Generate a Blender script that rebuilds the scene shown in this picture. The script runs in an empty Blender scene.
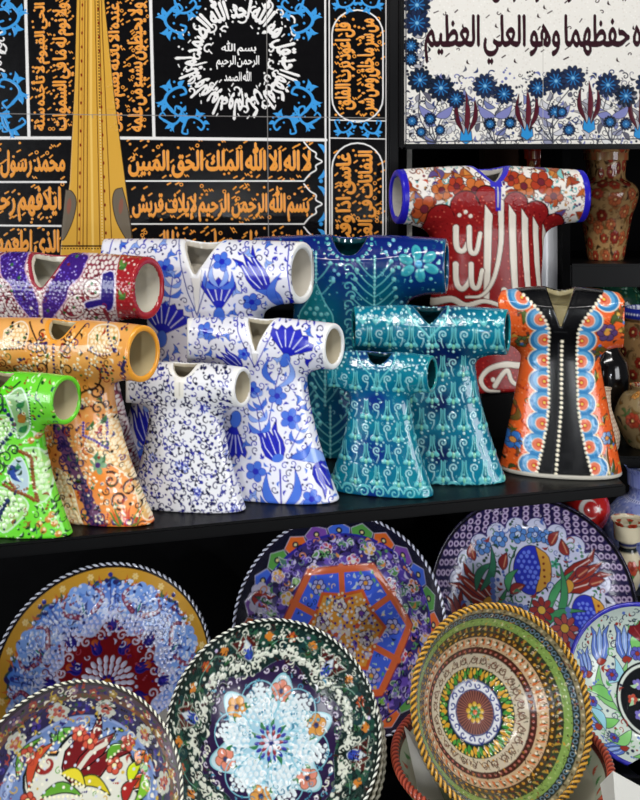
import bpy, math, random
import numpy as np
from mathutils import Vector, Matrix

S = bpy.context.scene
COL = S.collection
PI = math.pi
# ------------------------------------------------------------------ camera, world, lights, exposure
FPX, HORIZON, CAMZ = 1000.0, 180.0, 1.5          # focal length in pixels, horizon row, eye height
cd = bpy.data.cameras.new('camera')
cam = bpy.data.objects.new('camera', cd); COL.objects.link(cam)
cam.location = (0, 0, CAMZ); cam.rotation_euler = (PI / 2, 0, 0)
cd.sensor_fit = 'HORIZONTAL'; cd.sensor_width = 36; cd.lens = 36 * FPX / 640
cd.shift_y = -(400 - HORIZON) / 640
cd.clip_start = 0.05
S.camera = cam

w = bpy.data.worlds.new('shop'); S.world = w; w.use_nodes = True
w.node_tree.nodes['Background'].inputs[0].default_value = (0.85, 0.92, 1, 1)
w.node_tree.nodes['Background'].inputs[1].default_value = 0.07

def area(name, loc, target, sx, sy, power, col=(1, 1, 1)):
    l = bpy.data.lights.new(name, 'AREA'); l.shape = 'RECTANGLE'; l.size = sx; l.size_y = sy
    l.energy = power; l.color = col
    o = bpy.data.objects.new(name, l); COL.objects.link(o); o.location = loc
    o.rotation_euler = (Vector(target) - Vector(loc)).to_track_quat('-Z', 'Y').to_euler()
    return o
def spot(name, loc, target, power, col=(1, 1, 1), size=0.04, ang=60, blend=.6):
    l = bpy.data.lights.new(name, 'SPOT'); l.energy = power; l.color = col
    l.shadow_soft_size = size; l.spot_size = math.radians(ang); l.spot_blend = blend
    o = bpy.data.objects.new(name, l); COL.objects.link(o); o.location = loc
    o.rotation_euler = (Vector(target) - Vector(loc)).to_track_quat('-Z', 'Y').to_euler()
    return o
area('ceiling_light_strip', (0.1, 0.5, 2.75), (0.0, 1.4, 1.15), 1.8, 0.2, 27, (1, .97, .93))
area('side_fill_left', (-2.2, -.6, 1.35), (0, 1.35, .95), 1.2, 1.2, 38, (.92, .96, 1))  # added soft fill from the left side; no real window behind it
area('side_fill_right', (2.2, -.6, 1.35), (0, 1.35, .95), 1.2, 1.2, 30, (.95, .97, 1))  # weaker fill added on the right, not an actual door opening
spot('plate_fill_spot', (0.45, -.8, 1.25), (0.2, 1.4, 0.80), 26, (.94, .97, 1), .02, 42, .8)  # added low front fill, brightens the plates under the shelf
spot('plate_fill_spot', (-0.45, -.8, 1.25), (-0.2, 1.4, 0.80), 26, (.94, .97, 1), .02, 42, .8)  # left twin of the added plate fill
vs = S.view_settings
vs.view_transform = 'Standard'; vs.look = 'None'; vs.gamma = 1; vs.use_curve_mapping = False
vs.exposure = 0.0

# ------------------------------------------------------------------ small helpers
def at(px, py, d):                                # a photo pixel at depth d -> a point of the place
    return Vector(((px - 320) / FPX * d, d, CAMZ - (py - HORIZON) / FPX * d))
def lin(c):
    c = np.asarray(c, float)
    return np.where(c <= .04045, c / 12.92, ((c + .055) / 1.055) ** 2.4)
_cc = {}
def hx(s):
    if not isinstance(s, str): return np.asarray(s, np.float32)
    if s not in _cc:
        t = s.lstrip('#')
        if len(t) == 3: t = ''.join(k * 2 for k in t)
        _cc[s] = lin([int(t[i:i + 2], 16) / 255 for i in (0, 2, 4)]).astype(np.float32)
    return _cc[s]

def plain(name, col, rough=.5, metal=0, spec=.5, noise=.0, scale=60, bump=0):
    m = bpy.data.materials.new(name); m.use_nodes = True
    nt = m.node_tree; b = nt.nodes['Principled BSDF']
    c = hx(col); b.inputs['Roughness'].default_value = rough; b.inputs['Metallic'].default_value = metal
    b.inputs['Specular IOR Level'].default_value = spec
    n = nt.nodes.new('ShaderNodeTexNoise'); n.inputs['Scale'].default_value = scale
    tc = nt.nodes.new('ShaderNodeTexCoord'); nt.links.new(tc.outputs['Object'], n.inputs['Vector'])
    r = nt.nodes.new('ShaderNodeValToRGB')
    r.color_ramp.elements[0].color = (*(c * (1 - noise)), 1); r.color_ramp.elements[1].color = (*np.minimum(c * (1 + noise), 1), 1)
    nt.links.new(n.outputs['Fac'], r.inputs['Fac']); nt.links.new(r.outputs['Color'], b.inputs['Base Color'])
    if bump:
        u = nt.nodes.new('ShaderNodeBump'); u.inputs['Strength'].default_value = bump; u.inputs['Distance'].default_value = .002
        nt.links.new(n.outputs['Fac'], u.inputs['Height']); nt.links.new(u.outputs['Normal'], b.inputs['Normal'])
    return m
def glaze(name, rough=.2, coat=.3, var=.08, spec=.45):      # painted glaze: the paint lies in the surface's colour layer
    m = bpy.data.materials.new(name); m.use_nodes = True
    nt = m.node_tree; b = nt.nodes['Principled BSDF']
    a = nt.nodes.new('ShaderNodeAttribute'); a.attribute_name = 'paint'
    nt.links.new(a.outputs['Color'], b.inputs['Base Color'])
    n = nt.nodes.new('ShaderNodeTexNoise'); n.inputs['Scale'].default_value = 90
    tc = nt.nodes.new('ShaderNodeTexCoord'); nt.links.new(tc.outputs['Object'], n.inputs['Vector'])
    r = nt.nodes.new('ShaderNodeMapRange'); r.inputs['To Min'].default_value = rough - var; r.inputs['To Max'].default_value = rough + var
    nt.links.new(n.outputs['Fac'], r.inputs['Value']); nt.links.new(r.outputs['Result'], b.inputs['Roughness'])
    b.inputs['Coat Weight'].default_value = coat; b.inputs['Coat Roughness'].default_value = .06
    b.inputs['Specular IOR Level'].default_value = spec
    return m
GLAZE = glaze('painted_glaze', .22, .35)
GLOSS = glaze('glossy_painted_glaze', .14, .6, .05)
MATT = glaze('painted_tile_glaze', .22, .0, .05, .22)

def tag(o, label=None, cat=None, group=None, kind=None):
    if label: o['label'] = label
    if cat: o['category'] = cat
    if group: o['group'] = group
    if kind: o['kind'] = kind
    return o
def empty(name, loc, rot=(0, 0, 0)):
    o = bpy.data.objects.new(name, None); COL.objects.link(o); o.location = loc; o.rotation_euler = rot
    o.empty_display_size = .02
    return o
def vnormals(V, Q):
    n = np.cross(V[Q[:, 2]] - V[Q[:, 0]], V[Q[:, 3]] - V[Q[:, 1]])
    out = np.zeros_like(V)
    for k in range(3):
        for c in range(4):
            out[:, k] += np.bincount(Q[:, c], n[:, k], len(V))
    return out / np.maximum(np.linalg.norm(out, axis=1, keepdims=True), 1e-12)
def mk(name, V, Q, C, mat, parent=None, N=None):
    me = bpy.data.meshes.new(name)
    V = np.ascontiguousarray(V, np.float32); Q = np.ascontiguousarray(Q, np.int32)
    me.vertices.add(len(V)); me.vertices.foreach_set('co', V.ravel())
    me.loops.add(Q.size); me.loops.foreach_set('vertex_index', Q.ravel())
    me.polygons.add(len(Q)); me.polygons.foreach_set('loop_start', np.arange(0, Q.size, 4, dtype=np.int32))
    me.update(calc_edges=True)
    me.polygons.foreach_set('use_smooth', np.ones(len(Q), bool))
    if C is not None:
        a = me.color_attributes.new('paint', 'FLOAT_COLOR', 'POINT')
        a.data.foreach_set('color', np.c_[np.clip(C, 0, 1), np.ones(len(V))].astype(np.float32).ravel())
    if N is not None: me.normals_split_custom_set_from_vertices(N.astype(np.float32))
    me.materials.append(mat)
    o = bpy.data.objects.new(name, me); COL.objects.link(o)
    if parent: o.parent = parent
    return o
def split(V, Q, C, N, lab, names, mat, root, child_of={}):     # one mesh -> parts, seams keep their common normals
    fl = np.sort(lab[Q], axis=1)[:, 1]
    obs = {}
    for i, nm in enumerate(names):
        q = Q[fl == i]
        if not len(q): continue
        u, inv = np.unique(q, return_inverse=True)
        obs[i] = mk(nm, V[u], inv.reshape(-1, 4), C[u], mat[i] if isinstance(mat, (list, tuple)) else mat, obs.get(child_of.get(i), root), N[u])
    return obs
def box(name, x0, x1, y0, y1, z0, z1, mat, parent=None, bev=.003):
    import bmesh
    bm = bmesh.new(); bmesh.ops.create_cube(bm, size=1)
    for v in bm.verts:
        v.co = ((x0 + x1) / 2 + v.co.x * (x1 - x0), (y0 + y1) / 2 + v.co.y * (y1 - y0), (z0 + z1) / 2 + v.co.z * (z1 - z0))
    if bev: bmesh.ops.bevel(bm, geom=bm.edges[:], offset=bev, segments=2, affect='EDGES')
    me = bpy.data.meshes.new(name); bm.to_mesh(me); bm.free(); me.materials.append(mat)
    o = bpy.data.objects.new(name, me); COL.objects.link(o)
    if parent: o.parent = parent
    return o
def slab(name, pts, z0, z1, mat, parent=None, bev=.003):       # a board with any outline in plan
    import bmesh
    bm = bmesh.new()
    f = bm.faces.new([bm.verts.new((x, y, z0)) for x, y in pts])
    r = bmesh.ops.extrude_face_region(bm, geom=[f])
    for v in r['geom']:
        if isinstance(v, bmesh.types.BMVert): v.co.z = z1
    bmesh.ops.recalc_face_normals(bm, faces=bm.faces[:])
    if bev: bmesh.ops.bevel(bm, geom=bm.edges[:], offset=bev, segments=2, affect='EDGES')
    me = bpy.data.meshes.new(name); bm.to_mesh(me); bm.free(); me.materials.append(mat)
    o = bpy.data.objects.new(name, me); COL.objects.link(o)
    if parent: o.parent = parent
    return o

# ------------------------------------------------------------------ paint: strokes, petals, beads laid on an object's own surface chart
class Chart:
    def __init__(s, x0, x1, y0, y1, res, bg):
        s.x0, s.y0, s.res = x0, y0, res
        s.w, s.h = int((x1 - x0) * res) + 1, int((y1 - y0) * res) + 1
        s.rgb = np.empty((s.h, s.w, 3), np.float32); s.rgb[:] = hx(bg)
        s.hgt = np.zeros((s.h, s.w), np.float32)
        s.rnd = random.Random(7)
    def win(s, a, b, c, d, m=1.5):
        i0 = max(0, int((a - s.x0) * s.res - m)); i1 = min(s.w, int((b - s.x0) * s.res + m) + 2)
        j0 = max(0, int((c - s.y0) * s.res - m)); j1 = min(s.h, int((d - s.y0) * s.res + m) + 2)
        if i1 <= i0 or j1 <= j0: return None
        X = s.x0 + np.arange(i0, i1, dtype=np.float32) / s.res; Y = s.y0 + np.arange(j0, j1, dtype=np.float32) / s.res
        return (slice(j0, j1), slice(i0, i1)), X[None, :], Y[:, None]
    def put(s, sl, d, col, h=0, clip=None):       # d: signed distance (chart units), h: glaze height
        al = np.clip(.5 - d * s.res, 0, 1)
        if clip is not None: al = al * clip
        c = hx(col)
        s.rgb[sl] += (c - s.rgb[sl]) * al[..., None]
        if h > 0:
            s.hgt[sl] = np.maximum(s.hgt[sl], h * np.sqrt(np.clip(-d * s.res / 2.2, 0, 1)) * (al > 0))
        elif h < 0:
            s.hgt[sl] *= (1 - al)
    def disc(s, x, y, r, col, h=0, line=None, lw=0):
        if line: s.disc(x, y, r + lw, line)
        q = s.win(x - r, x + r, y - r, y + r)
        if q is None: return
        d = np.sqrt((q[1] - x) ** 2 + (q[2] - y) ** 2) - r
        s.put(q[0], d, col)
        if h: s.hgt[q[0]] = np.maximum(s.hgt[q[0]], h * np.sqrt(np.clip(-d / r * 1.6, 0, 1)))
    def ell(s, x, y, a, b, ang, col, h=0, line=None, lw=0):
        if line: s.ell(x, y, a + lw, b + lw, ang, line)
        m = max(a, b); q = s.win(x - m, x + m, y - m, y + m)
        if q is None: return
        c, n = math.cos(ang), math.sin(ang); X, Y = q[1] - x, q[2] - y
        u, v = X * c + Y * n, -X * n + Y * c
        k = np.sqrt((u / a) ** 2 + (v / b) ** 2)
        d = (k - 1) * min(a, b)
        s.put(q[0], d, col)
        if h: s.hgt[q[0]] = np.maximum(s.hgt[q[0]], h * np.sqrt(np.clip((1 - k) * 1.6, 0, 1)))
    def ring(s, x, y, r, lw, col, h=0):
        m = r + lw; q = s.win(x - m, x + m, y - m, y + m)
        if q is None: return
        s.put(q[0], np.abs(np.sqrt((q[1] - x) ** 2 + (q[2] - y) ** 2) - r) - lw / 2, col, h)
    def stroke(s, P, w0, col, h=0, w1=None, line=None, lw=0, clip=None):
        P = np.asarray(P, np.float32)
        if w1 is None: w1 = w0
        if line: s.stroke(P, w0 + 2 * lw, line, 0, w1 + 2 * lw)
        m = max(w0, w1) / 2
        q = s.win(P[:, 0].min() - m, P[:, 0].max() + m, P[:, 1].min() - m, P[:, 1].max() + m)
        if q is None: return
        sl, X, Y = q
        n = len(P) - 1; best = None
        for i in range(n):
            ax, ay = P[i]; bx, by = P[i + 1] - P[i]
            L2 = bx * bx + by * by + 1e-12
            t = np.clip(((X - ax) * bx + (Y - ay) * by) / L2, 0, 1)
            d = np.sqrt((X - ax - t * bx) ** 2 + (Y - ay - t * by) ** 2) - (w0 + (w1 - w0) * (i + t) / n) / 2
            best = d if best is None else np.minimum(best, d)
        s.put(sl, best, col, h)
    def sd(s, P, X, Y):
        n = len(P); d2 = None; ins = None
        for i in range(n):
            ax, ay = P[i]; cx, cy = P[(i + 1) % n]; bx, by = cx - ax, cy - ay
            t = np.clip(((X - ax) * bx + (Y - ay) * by) / (bx * bx + by * by + 1e-12), 0, 1)
            d = (X - ax - t * bx) ** 2 + (Y - ay - t * by) ** 2
            d2 = d if d2 is None else np.minimum(d2, d)
            if abs(by) > 1e-12:
                c = ((ay > Y) != (cy > Y)) & (X < bx * (Y - ay) / by + ax)
                ins = c if ins is None else ins ^ c
        d = np.sqrt(d2)
        return np.where(ins, -d, d)
    def poly(s, P, col, h=0, line=None, lw=0):
        P = np.asarray(P, np.float32)
        q = s.win(P[:, 0].min() - lw, P[:, 0].max() + lw, P[:, 1].min() - lw, P[:, 1].max() + lw)
        if q is None: return
        d = s.sd(P, q[1], q[2])
        if line: s.put(q[0], d - lw, line)
        s.put(q[0], d, col, h)
    def fill(s, fn):                              # fn(X, Y) -> (signed distance, colour)
        X = s.x0 + np.arange(s.w, dtype=np.float32)[None, :] / s.res; Y = s.y0 + np.arange(s.h, dtype=np.float32)[:, None] / s.res
        for d, c in fn(X, Y): s.put((slice(None), slice(None)), np.broadcast_to(d, (s.h, s.w)), c)
    def tint(s, fn):
        X = s.x0 + np.arange(s.w, dtype=np.float32)[None, :] / s.res; Y = s.y0 + np.arange(s.h, dtype=np.float32)[:, None] / s.res
        s.rgb[:] = fn(X, Y)
    def sample(s, x, y):
        u = np.clip((x - s.x0) * s.res, 0, s.w - 1.001); v = np.clip((y - s.y0) * s.res, 0, s.h - 1.001)
        i, j = u.astype(int), v.astype(int); a, b = (u - i), (v - j)
        def mix(A, a, b):
            return (A[j, i] * (1 - a) + A[j, i + 1] * a) * (1 - b) + (A[j + 1, i] * (1 - a) + A[j + 1, i + 1] * a) * b
        return mix(s.rgb, a[:, None], b[:, None]), mix(s.hgt, a, b)
    # ---- motifs
    def spiral(s, x, y, r, ang, col, w, h=0, turns=1.3, d=1, tail=None):
        n = 14; P = []
        for i in range(n + 1):
            t = i / n; a = ang + d * t * turns * 2 * PI; q = r * (1 - .85 * t)
            P.append((x + q * math.cos(a), y + q * math.sin(a)))
        if tail is not None: P = [tail] + P
        s.stroke(P, w, col, h, w * .7)
    def leaf(s, x0, y0, x1, y1, wd, bend, col, h=0, line=None, lw=0):
        dx, dy = x1 - x0, y1 - y0; L = math.hypot(dx, dy) + 1e-9; nx, ny = -dy / L, dx / L
        A, B = [], []
        for i in range(9):
            t = i / 8; b = bend * L * math.sin(PI * t); k = wd * math.sin(PI * t ** .8) * .5
            cx, cy = x0 + dx * t + nx * b, y0 + dy * t + ny * b
            A.append((cx + nx * k, cy + ny * k)); B.append((cx - nx * k, cy - ny * k))
        s.poly(A + B[::-1][1:-1], col, h, line, lw)
    def rosette(s, x, y, r, n, col, cen, line=None, lw=0, a0=0, pw=.42, h=0, ch=0, cr=.3):
        for k in range(n):
            a = a0 + 2 * PI * k / n
            s.ell(x + r * .6 * math.cos(a), y + r * .6 * math.sin(a), r * .42, r * pw, a, col, h, line, lw)
        s.disc(x, y, r * cr, cen, ch, line, lw)
    def tulip(s, x, y, L, ang, c1, c2, line=None, lw=0, h=0, spread=1.0, ray=None):   # base at x, y; tip along ang
        ca, sa = math.cos(ang), math.sin(ang)
        T = lambda u, v: (x + u * L * ca - v * L * sa, y + u * L * sa + v * L * ca)
        s.poly([T(0, 0), T(.2, .1 * spread), T(.5, .12 * spread), T(.97, 0), T(.5, -.12 * spread), T(.2, -.1 * spread)], c2, h, line, lw)
        for g in (1, -1):
            k = g * spread
            s.poly([T(-.04, 0), T(.0, .13 * k), T(.18, .25 * k), T(.42, .27 * k), T(.7, .22 * k), T(1, .3 * k), T(.8, .12 * k), T(.55, .1 * k), T(.3, .09 * k), T(.12, .03 * k)], c1, h, line, lw)
            if ray: s.stroke([T(.1, .1 * k), T(.4, .18 * k), T(.75, .17 * k)], L * .022, ray); pass
        if ray: s.stroke([T(.15, 0), T(.75, 0)], L * .02, ray)
    def carnation(s, x, y, R, ang, col, line=None, lw=0, ray=None, base=None, fan=1.1, h=0, n=6):
        P = [(x, y)]
        for i in range(2 * n + 1):
            a = ang - fan + 2 * fan * i / (2 * n); q = R * (1.0 if i % 2 else .88)
            P.append((x + q * math.cos(a), y + q * math.sin(a)))
        s.poly(P, col, h, line, lw)
        if ray:
            for i in range(n - 1):
                a = ang - fan * .75 + 1.5 * fan * i / (n - 2)
                s.stroke([(x + R * .35 * math.cos(a), y + R * .35 * math.sin(a)), (x + R * .85 * math.cos(a), y + R * .85 * math.sin(a))], R * .028, ray)
        if base:
            s.ell(x - R * .12 * math.cos(ang), y - R * .12 * math.sin(ang), R * .24, R * .16, ang, base, h, line, lw)
    def beads(s, P, sp, r, col, h=0, closed=False):
        P = [np.array(p, float) for p in P] + ([np.array(P[0], float)] if closed else [])
        acc = 0.0
        for a, b in zip(P[:-1], P[1:]):
            L = np.linalg.norm(b - a); t = acc
            while t <= L:
                p = a + (b - a) * (t / max(L, 1e-9)); s.disc(p[0], p[1], r, col, h); t += sp
            acc = t - L
    def beadfill(s, inside, bb, sp, r, col, h=0, jit=.15):
        y = bb[2]; k = 0
        while y < bb[3]:
            x = bb[0] + (sp / 2 if k % 2 else 0)
            while x < bb[1]:
                px = x + s.rnd.uniform(-jit, jit) * sp; py = y + s.rnd.uniform(-jit, jit) * sp
                if inside(px, py): s.disc(px, py, r * s.rnd.uniform(.85, 1.1), col, h)
                x += sp
            y += sp * .87; k += 1
    def scatter(s, bb, n, mind, fn, inside=None):
        cell = {}; m = 0
        for _ in range(n * 12):
            if m >= n: break
            x, y = s.rnd.uniform(bb[0], bb[1]), s.rnd.uniform(bb[2], bb[3])
            i, j = int(x // mind), int(y // mind)
            if any((x - a) ** 2 + (y - b) ** 2 < mind * mind for p in (-1, 0, 1) for q in (-1, 0, 1) for a, b in cell.get((i + p, j + q), ())): continue
            if inside and not inside(x, y): continue
            cell.setdefault((i, j), []).append((x, y)); m += 1; fn(x, y)
    def lace(s, bb, n, mind, size, cols, inside=None, h=.0004, seed=1, lw=.16):   # fine brushwork: curls, commas, dots
        s.rnd = random.Random(seed); R = s.rnd
        def f(x, y):
            a, k, c = R.uniform(0, 6.28), R.random(), R.choice(cols); z = size * R.uniform(.7, 1.3)
            if k < .35: s.spiral(x, y, z * .55, a, c, z * lw, h, R.uniform(.6, 1.1), R.choice((1, -1)))
            elif k < .7: s.leaf(x, y, x + z * math.cos(a), y + z * math.sin(a), z * .36, R.choice((.3, -.3)), c, h)
            elif k < .85:
                for j in range(3): s.disc(x + j * z * .4 * math.cos(a), y + j * z * .4 * math.sin(a), z * (.2 - .04 * j), c, h)
            else: s.disc(x, y, z * .22, c, h)
        s.scatter(bb, n, mind, f, inside)
    def mask(s, M, u0, v0, du, fx, bb, col, h=0):  # lettering: M sampled through fx(X, Y) -> (u, v)
        q = s.win(*bb)
        if q is None: return
        sl, X, Y = q; X, Y = np.broadcast_arrays(X, Y)
        u, v = fx(X, Y)
        i, j = np.clip(u, 0, M.shape[1] - 1.01), np.clip(v, 0, M.shape[0] - 1.01)
        ok = (u >= 0) & (u <= M.shape[1] - 1) & (v >= 0) & (v <= M.shape[0] - 1)
        a, b = i.astype(int), j.astype(int); f, g = i - a, j - b
        m = ((M[b, a] * (1 - f) + M[b, a + 1] * f) * (1 - g) + (M[b + 1, a] * (1 - f) + M[b + 1, a + 1] * f) * g) * ok
        al = np.clip((m - .3) * 2.5, 0, 1)
        s.rgb[sl] += (hx(col) - s.rgb[sl]) * al[..., None]
        if h: s.hgt[sl] = np.maximum(s.hgt[sl], h * np.clip(m * 1.2 - .2, 0, 1))

def curve(P, n=6):                                # smooth line through points
    P = [np.array(p, float) for p in P]; P = [2 * P[0] - P[1]] + P + [2 * P[-1] - P[-2]]
    out = []
    for i in range(1, len(P) - 2):
        a, b, c, d = P[i - 1:i + 3]
        for k in range(n):
            t = k / n
            out.append(.5 * ((2 * b) + (c - a) * t + (2 * a - 5 * b + 4 * c - d) * t * t + (3 * b - a - 3 * c + d) * t ** 3))
    out.append(P[-2]); return [tuple(p) for p in out]

# ------------------------------------------------------------------ Arabic lettering (joined forms), drawn with the built-in font
_F = dict(zip('ابتثجحخدذرزسشصضطظعغفقكلمنهويىءأإةآؤئ', [0xFE8D, 0xFE8F, 0xFE95, 0xFE99, 0xFE9D, 0xFEA1, 0xFEA5, 0xFEA9, 0xFEAB, 0xFEAD, 0xFEAF,
     0xFEB1, 0xFEB5, 0xFEB9, 0xFEBD, 0xFEC1, 0xFEC5, 0xFEC9, 0xFECD, 0xFED1, 0xFED5, 0xFED9, 0xFEDD, 0xFEE1, 0xFEE5, 0xFEE9, 0xFEED,
     0xFEF1, 0xFEEF, 0xFE80, 0xFE83, 0xFE87, 0xFE93, 0xFE81, 0xFE85, 0xFE89]))
_TWO = set('ادذرزوىءأإةآؤ')
def shape(t):
    out = []
    for wd in t.split(' '):
        if wd == 'الله': out.append('\uFDF2'); continue
        wd = wd.replace('لا', '\u0001').replace('لإ', '\u0002')
        g = []; prev = False
        for i, ch in enumerate(wd):
            nxt = i + 1 < len(wd)
            if ch in '\u0001\u0002':
                c = (0xFEFB if ch == '\u0001' else 0xFEF9) + (1 if prev else 0); prev = False
            else:
                b = _F[ch]
                if ch == 'ء': c, prev = b, False
                elif ch in _TWO: c, prev = b + (1 if prev else 0), False
                else:
                    c = b + ((3 if nxt else 1) if prev else (2 if nxt else 0)); prev = nxt
            g.append(chr(c))
        out.append(''.join(g[::-1]))
    return ' '.join(out[::-1])
def lettering(t, em=40, weight=1):                # -> coverage array, row 0 at the top; weight: strokes thickened by so many cells
    c = bpy.data.curves.new('t', 'FONT'); c.body = shape(t); c.size = 1; c.fill_mode = 'NONE'; c.resolution_u = 3; c.space_word = .45
    o = bpy.data.objects.new('t', c); COL.objects.link(o)
    dg = bpy.context.evaluated_depsgraph_get(); me = o.evaluated_get(dg).to_mesh()
    V = np.empty(len(me.vertices) * 3, np.float32); me.vertices.foreach_get('co', V); V = V.reshape(-1, 3)[:, :2].copy()
    nb = {}
    for e in me.edges:
        i, j = e.vertices; nb.setdefault(i, []).append(j); nb.setdefault(j, []).append(i)
    bpy.data.objects.remove(o); bpy.data.curves.remove(c)
    E = []; seen = set()
    for st in sorted(nb):
        if st in seen: continue
        cur, nxt = st, (st + 1 if st + 1 in nb[st] else nb[st][0])
        while True:
            seen.add(cur); E.append((cur, nxt))
            if nxt == st or nxt in seen: break
            k = [q for q in nb[nxt] if q != cur]
            if not k: break
            cur, nxt = nxt, k[0]
    lo, hi = V.min(0), V.max(0); SS = 3
    W, H = int((hi[0] - lo[0]) * em) + 7, int((hi[1] - lo[1]) * em) + 7
    acc = np.zeros((H * SS, W + 2), np.float32)
    for i, j in E:
        (x0, y0), (x1, y1) = (V[i] - lo) * em + 3, (V[j] - lo) * em + 3
        if y0 == y1: continue
        sg = 1 if y1 > y0 else -1
        if y0 > y1: x0, y0, x1, y1 = x1, y1, x0, y0
        r = np.arange(math.ceil(y0 * SS - .5), math.ceil(y1 * SS - .5))
        if not len(r): continue
        x = x0 + ((r + .5) / SS - y0) * (x1 - x0) / (y1 - y0)
        i = np.clip(x.astype(int), 0, W); f = x - i
        np.add.at(acc, (r, i), sg * (1 - f)); np.add.at(acc, (r, i + 1), sg * f)
    cov = np.clip(np.abs(np.cumsum(acc, 1)), 0, 1)[:, :W].reshape(H, SS, W).mean(1)[::-1].copy()
    for _ in range(weight):
        p = np.pad(cov, 1); cov = np.maximum.reduce([p[1:-1, 1:-1], p[:-2, 1:-1] * .9, p[2:, 1:-1] * .9, p[1:-1, :-2], p[1:-1, 2:]])
    return cov
def line_in(c, M, x0, x1, y0, y1, col, h=0, rot=0):   # stretch a line of lettering into a box; rot=1: turned a quarter, reading upward
    Hh, Ww = M.shape
    if rot == 0: fx = lambda X, Y: ((X - x0) / (x1 - x0) * Ww, (Y - y0) / (y1 - y0) * Hh)
    else: fx = lambda X, Y: ((y1 - Y) / (y1 - y0) * Ww, (X - x0) / (x1 - x0) * Hh)
    c.mask(M, 0, 0, 1, fx, (x0, x1, y0, y1), col, h)
# ------------------------------------------------------------------ forms: hollow kaftans (implicit surface), turned ware, tiles
def smin(a, b, k):
    h = np.clip(.5 + .5 * (b - a) / k, 0, 1); return b + (a - b) * h - k * h * (1 - h)
def smax(a, b, k): return -smin(-a, -b, k)
class Kaftan:                                     # all lengths in units of the total height
    def __init__(s, **k):
        s.L, s.rc, s.rm, s.droop, s.sw, s.kd = .43, .12, .13, .01, .25, .85
        s.wb, s.ww, s.db, s.dw, s.zw, s.pw = .43, .258, .14, .108, .70, 1.6
        s.na, s.nb, s.vz, s.t, s.xs, s.kb = .075, .048, .88, .03, .28, .085
        s.vp = .6
        s.__dict__.update(k)
    def parts(s, x, y, z):
        ax = np.sqrt(x * x + 1e-6); f = ax / s.L
        yc = -s.sw * ax * ax; zc = 1 - s.rm - s.droop * f * f + 0
        r = s.rm + (s.rc - s.rm) * f
        q = np.sqrt(((y - yc) / s.kd) ** 2 + (z - zc) ** 2)
        u = np.clip(1 - z / s.zw, 0, 1) ** s.pw; up = np.clip((z - s.zw) / (1 - s.zw), 0, 1) * .03
        W = s.ww + (s.wb - s.ww) * u + up; D = s.dw + (s.db - s.dw) * u
        e = lambda W, D: ((np.abs(x) / W) ** 2.3 + (np.abs(y) / D) ** 2.3) ** (1 / 2.3)
        zt = 1 - s.rm
        arms = smax(q - r, ax - s.L - .25 * (y - yc) * s.cut if hasattr(s, 'cut') else ax - s.L, .012)
        body = smax(smax((e(W, D) - 1) * D, -z, .02), z - zt, .01)
        outer = smin(arms, body, s.kb)
        ai = q - (r - s.t)
        bi = np.maximum(np.maximum((e(W - s.t, D - s.t) - 1) * D, s.t - z), z - zt)
        inner = smin(ai, bi, .04)
        nk = np.maximum((np.sqrt((x / s.na) ** 2 + (y / s.nb) ** 2) - 1) * s.nb, zt - z)
        k = np.clip((z - s.vz) / (1 - s.vz), 0, 1.1)
        vv = np.maximum(np.maximum(np.abs(x) - s.na * (.05 + k ** s.vp * .95), y), s.vz - z)
        return outer, inner, np.minimum(nk, vv)
    def f(s, P):
        o, i, n = s.parts(P[:, 0], P[:, 1], P[:, 2])
        return smax(o, -np.minimum(i, n), .012)
def nets(f, lo, hi, h):
    n = (np.ceil((np.array(hi) - lo) / h / 4).astype(int)) * 4; lo = np.array(lo, np.float32)
    g = [lo[k] + (np.arange(n[k] // 4) * 4 + 1.5) * h for k in range(3)]
    G = np.stack(np.meshgrid(*g, indexing='ij'), -1).reshape(-1, 3).astype(np.float32)
    Fc = f(G).reshape([len(k) for k in g])
    rep = lambda A: A.repeat(4, 0).repeat(4, 1).repeat(4, 2)
    act = rep(np.abs(Fc) < 10 * h); F = rep(np.sign(Fc).astype(np.float32))
    I = np.argwhere(act); F[act] = f((lo + I * h).astype(np.float32))
    s = F < 0
    c = sum(s[a:n[0] - 1 + a, b:n[1] - 1 + b, d:n[2] - 1 + d].astype(np.int8) for a in (0, 1) for b in (0, 1) for d in (0, 1))
    C = np.argwhere((c > 0) & (c < 8)); idx = np.full(c.shape, -1, np.int32); idx[tuple(C.T)] = np.arange(len(C))
    P = (lo + (C + .5) * h).astype(np.float64)
    for it in range(4):
        v = f(P); e = h * .1
        gr = np.stack([(f(P + np.eye(3)[k] * e) - v) / e for k in range(3)], 1)
        st = v[:, None] * gr / np.maximum((gr ** 2).sum(1, keepdims=True), .05)
        l = np.linalg.norm(st, axis=1, keepdims=True); P -= st * np.minimum(1, .5 * h / np.maximum(l, 1e-9))
    Q = []
    for ax in range(3):
        t = np.moveaxis(s, [ax, (ax + 1) % 3, (ax + 2) % 3], [0, 1, 2]); m = np.moveaxis(idx, [ax, (ax + 1) % 3, (ax + 2) % 3], [0, 1, 2])
        for flip in (0, 1):
            a, b = (t[:-1], ~t[1:]) if not flip else (~t[:-1], t[1:])
            K = np.argwhere((a & b)[:, 1:-1, 1:-1]); i, j, k = K[:, 0], K[:, 1] + 1, K[:, 2] + 1
            q = np.stack([m[i, j - 1, k - 1], m[i, j, k - 1], m[i, j, k], m[i, j - 1, k]], 1)
            Q.append(q[:, ::-1] if flip else q)
    Q = np.concatenate(Q); Q = Q[(Q >= 0).all(1)]
    return P, Q

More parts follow.
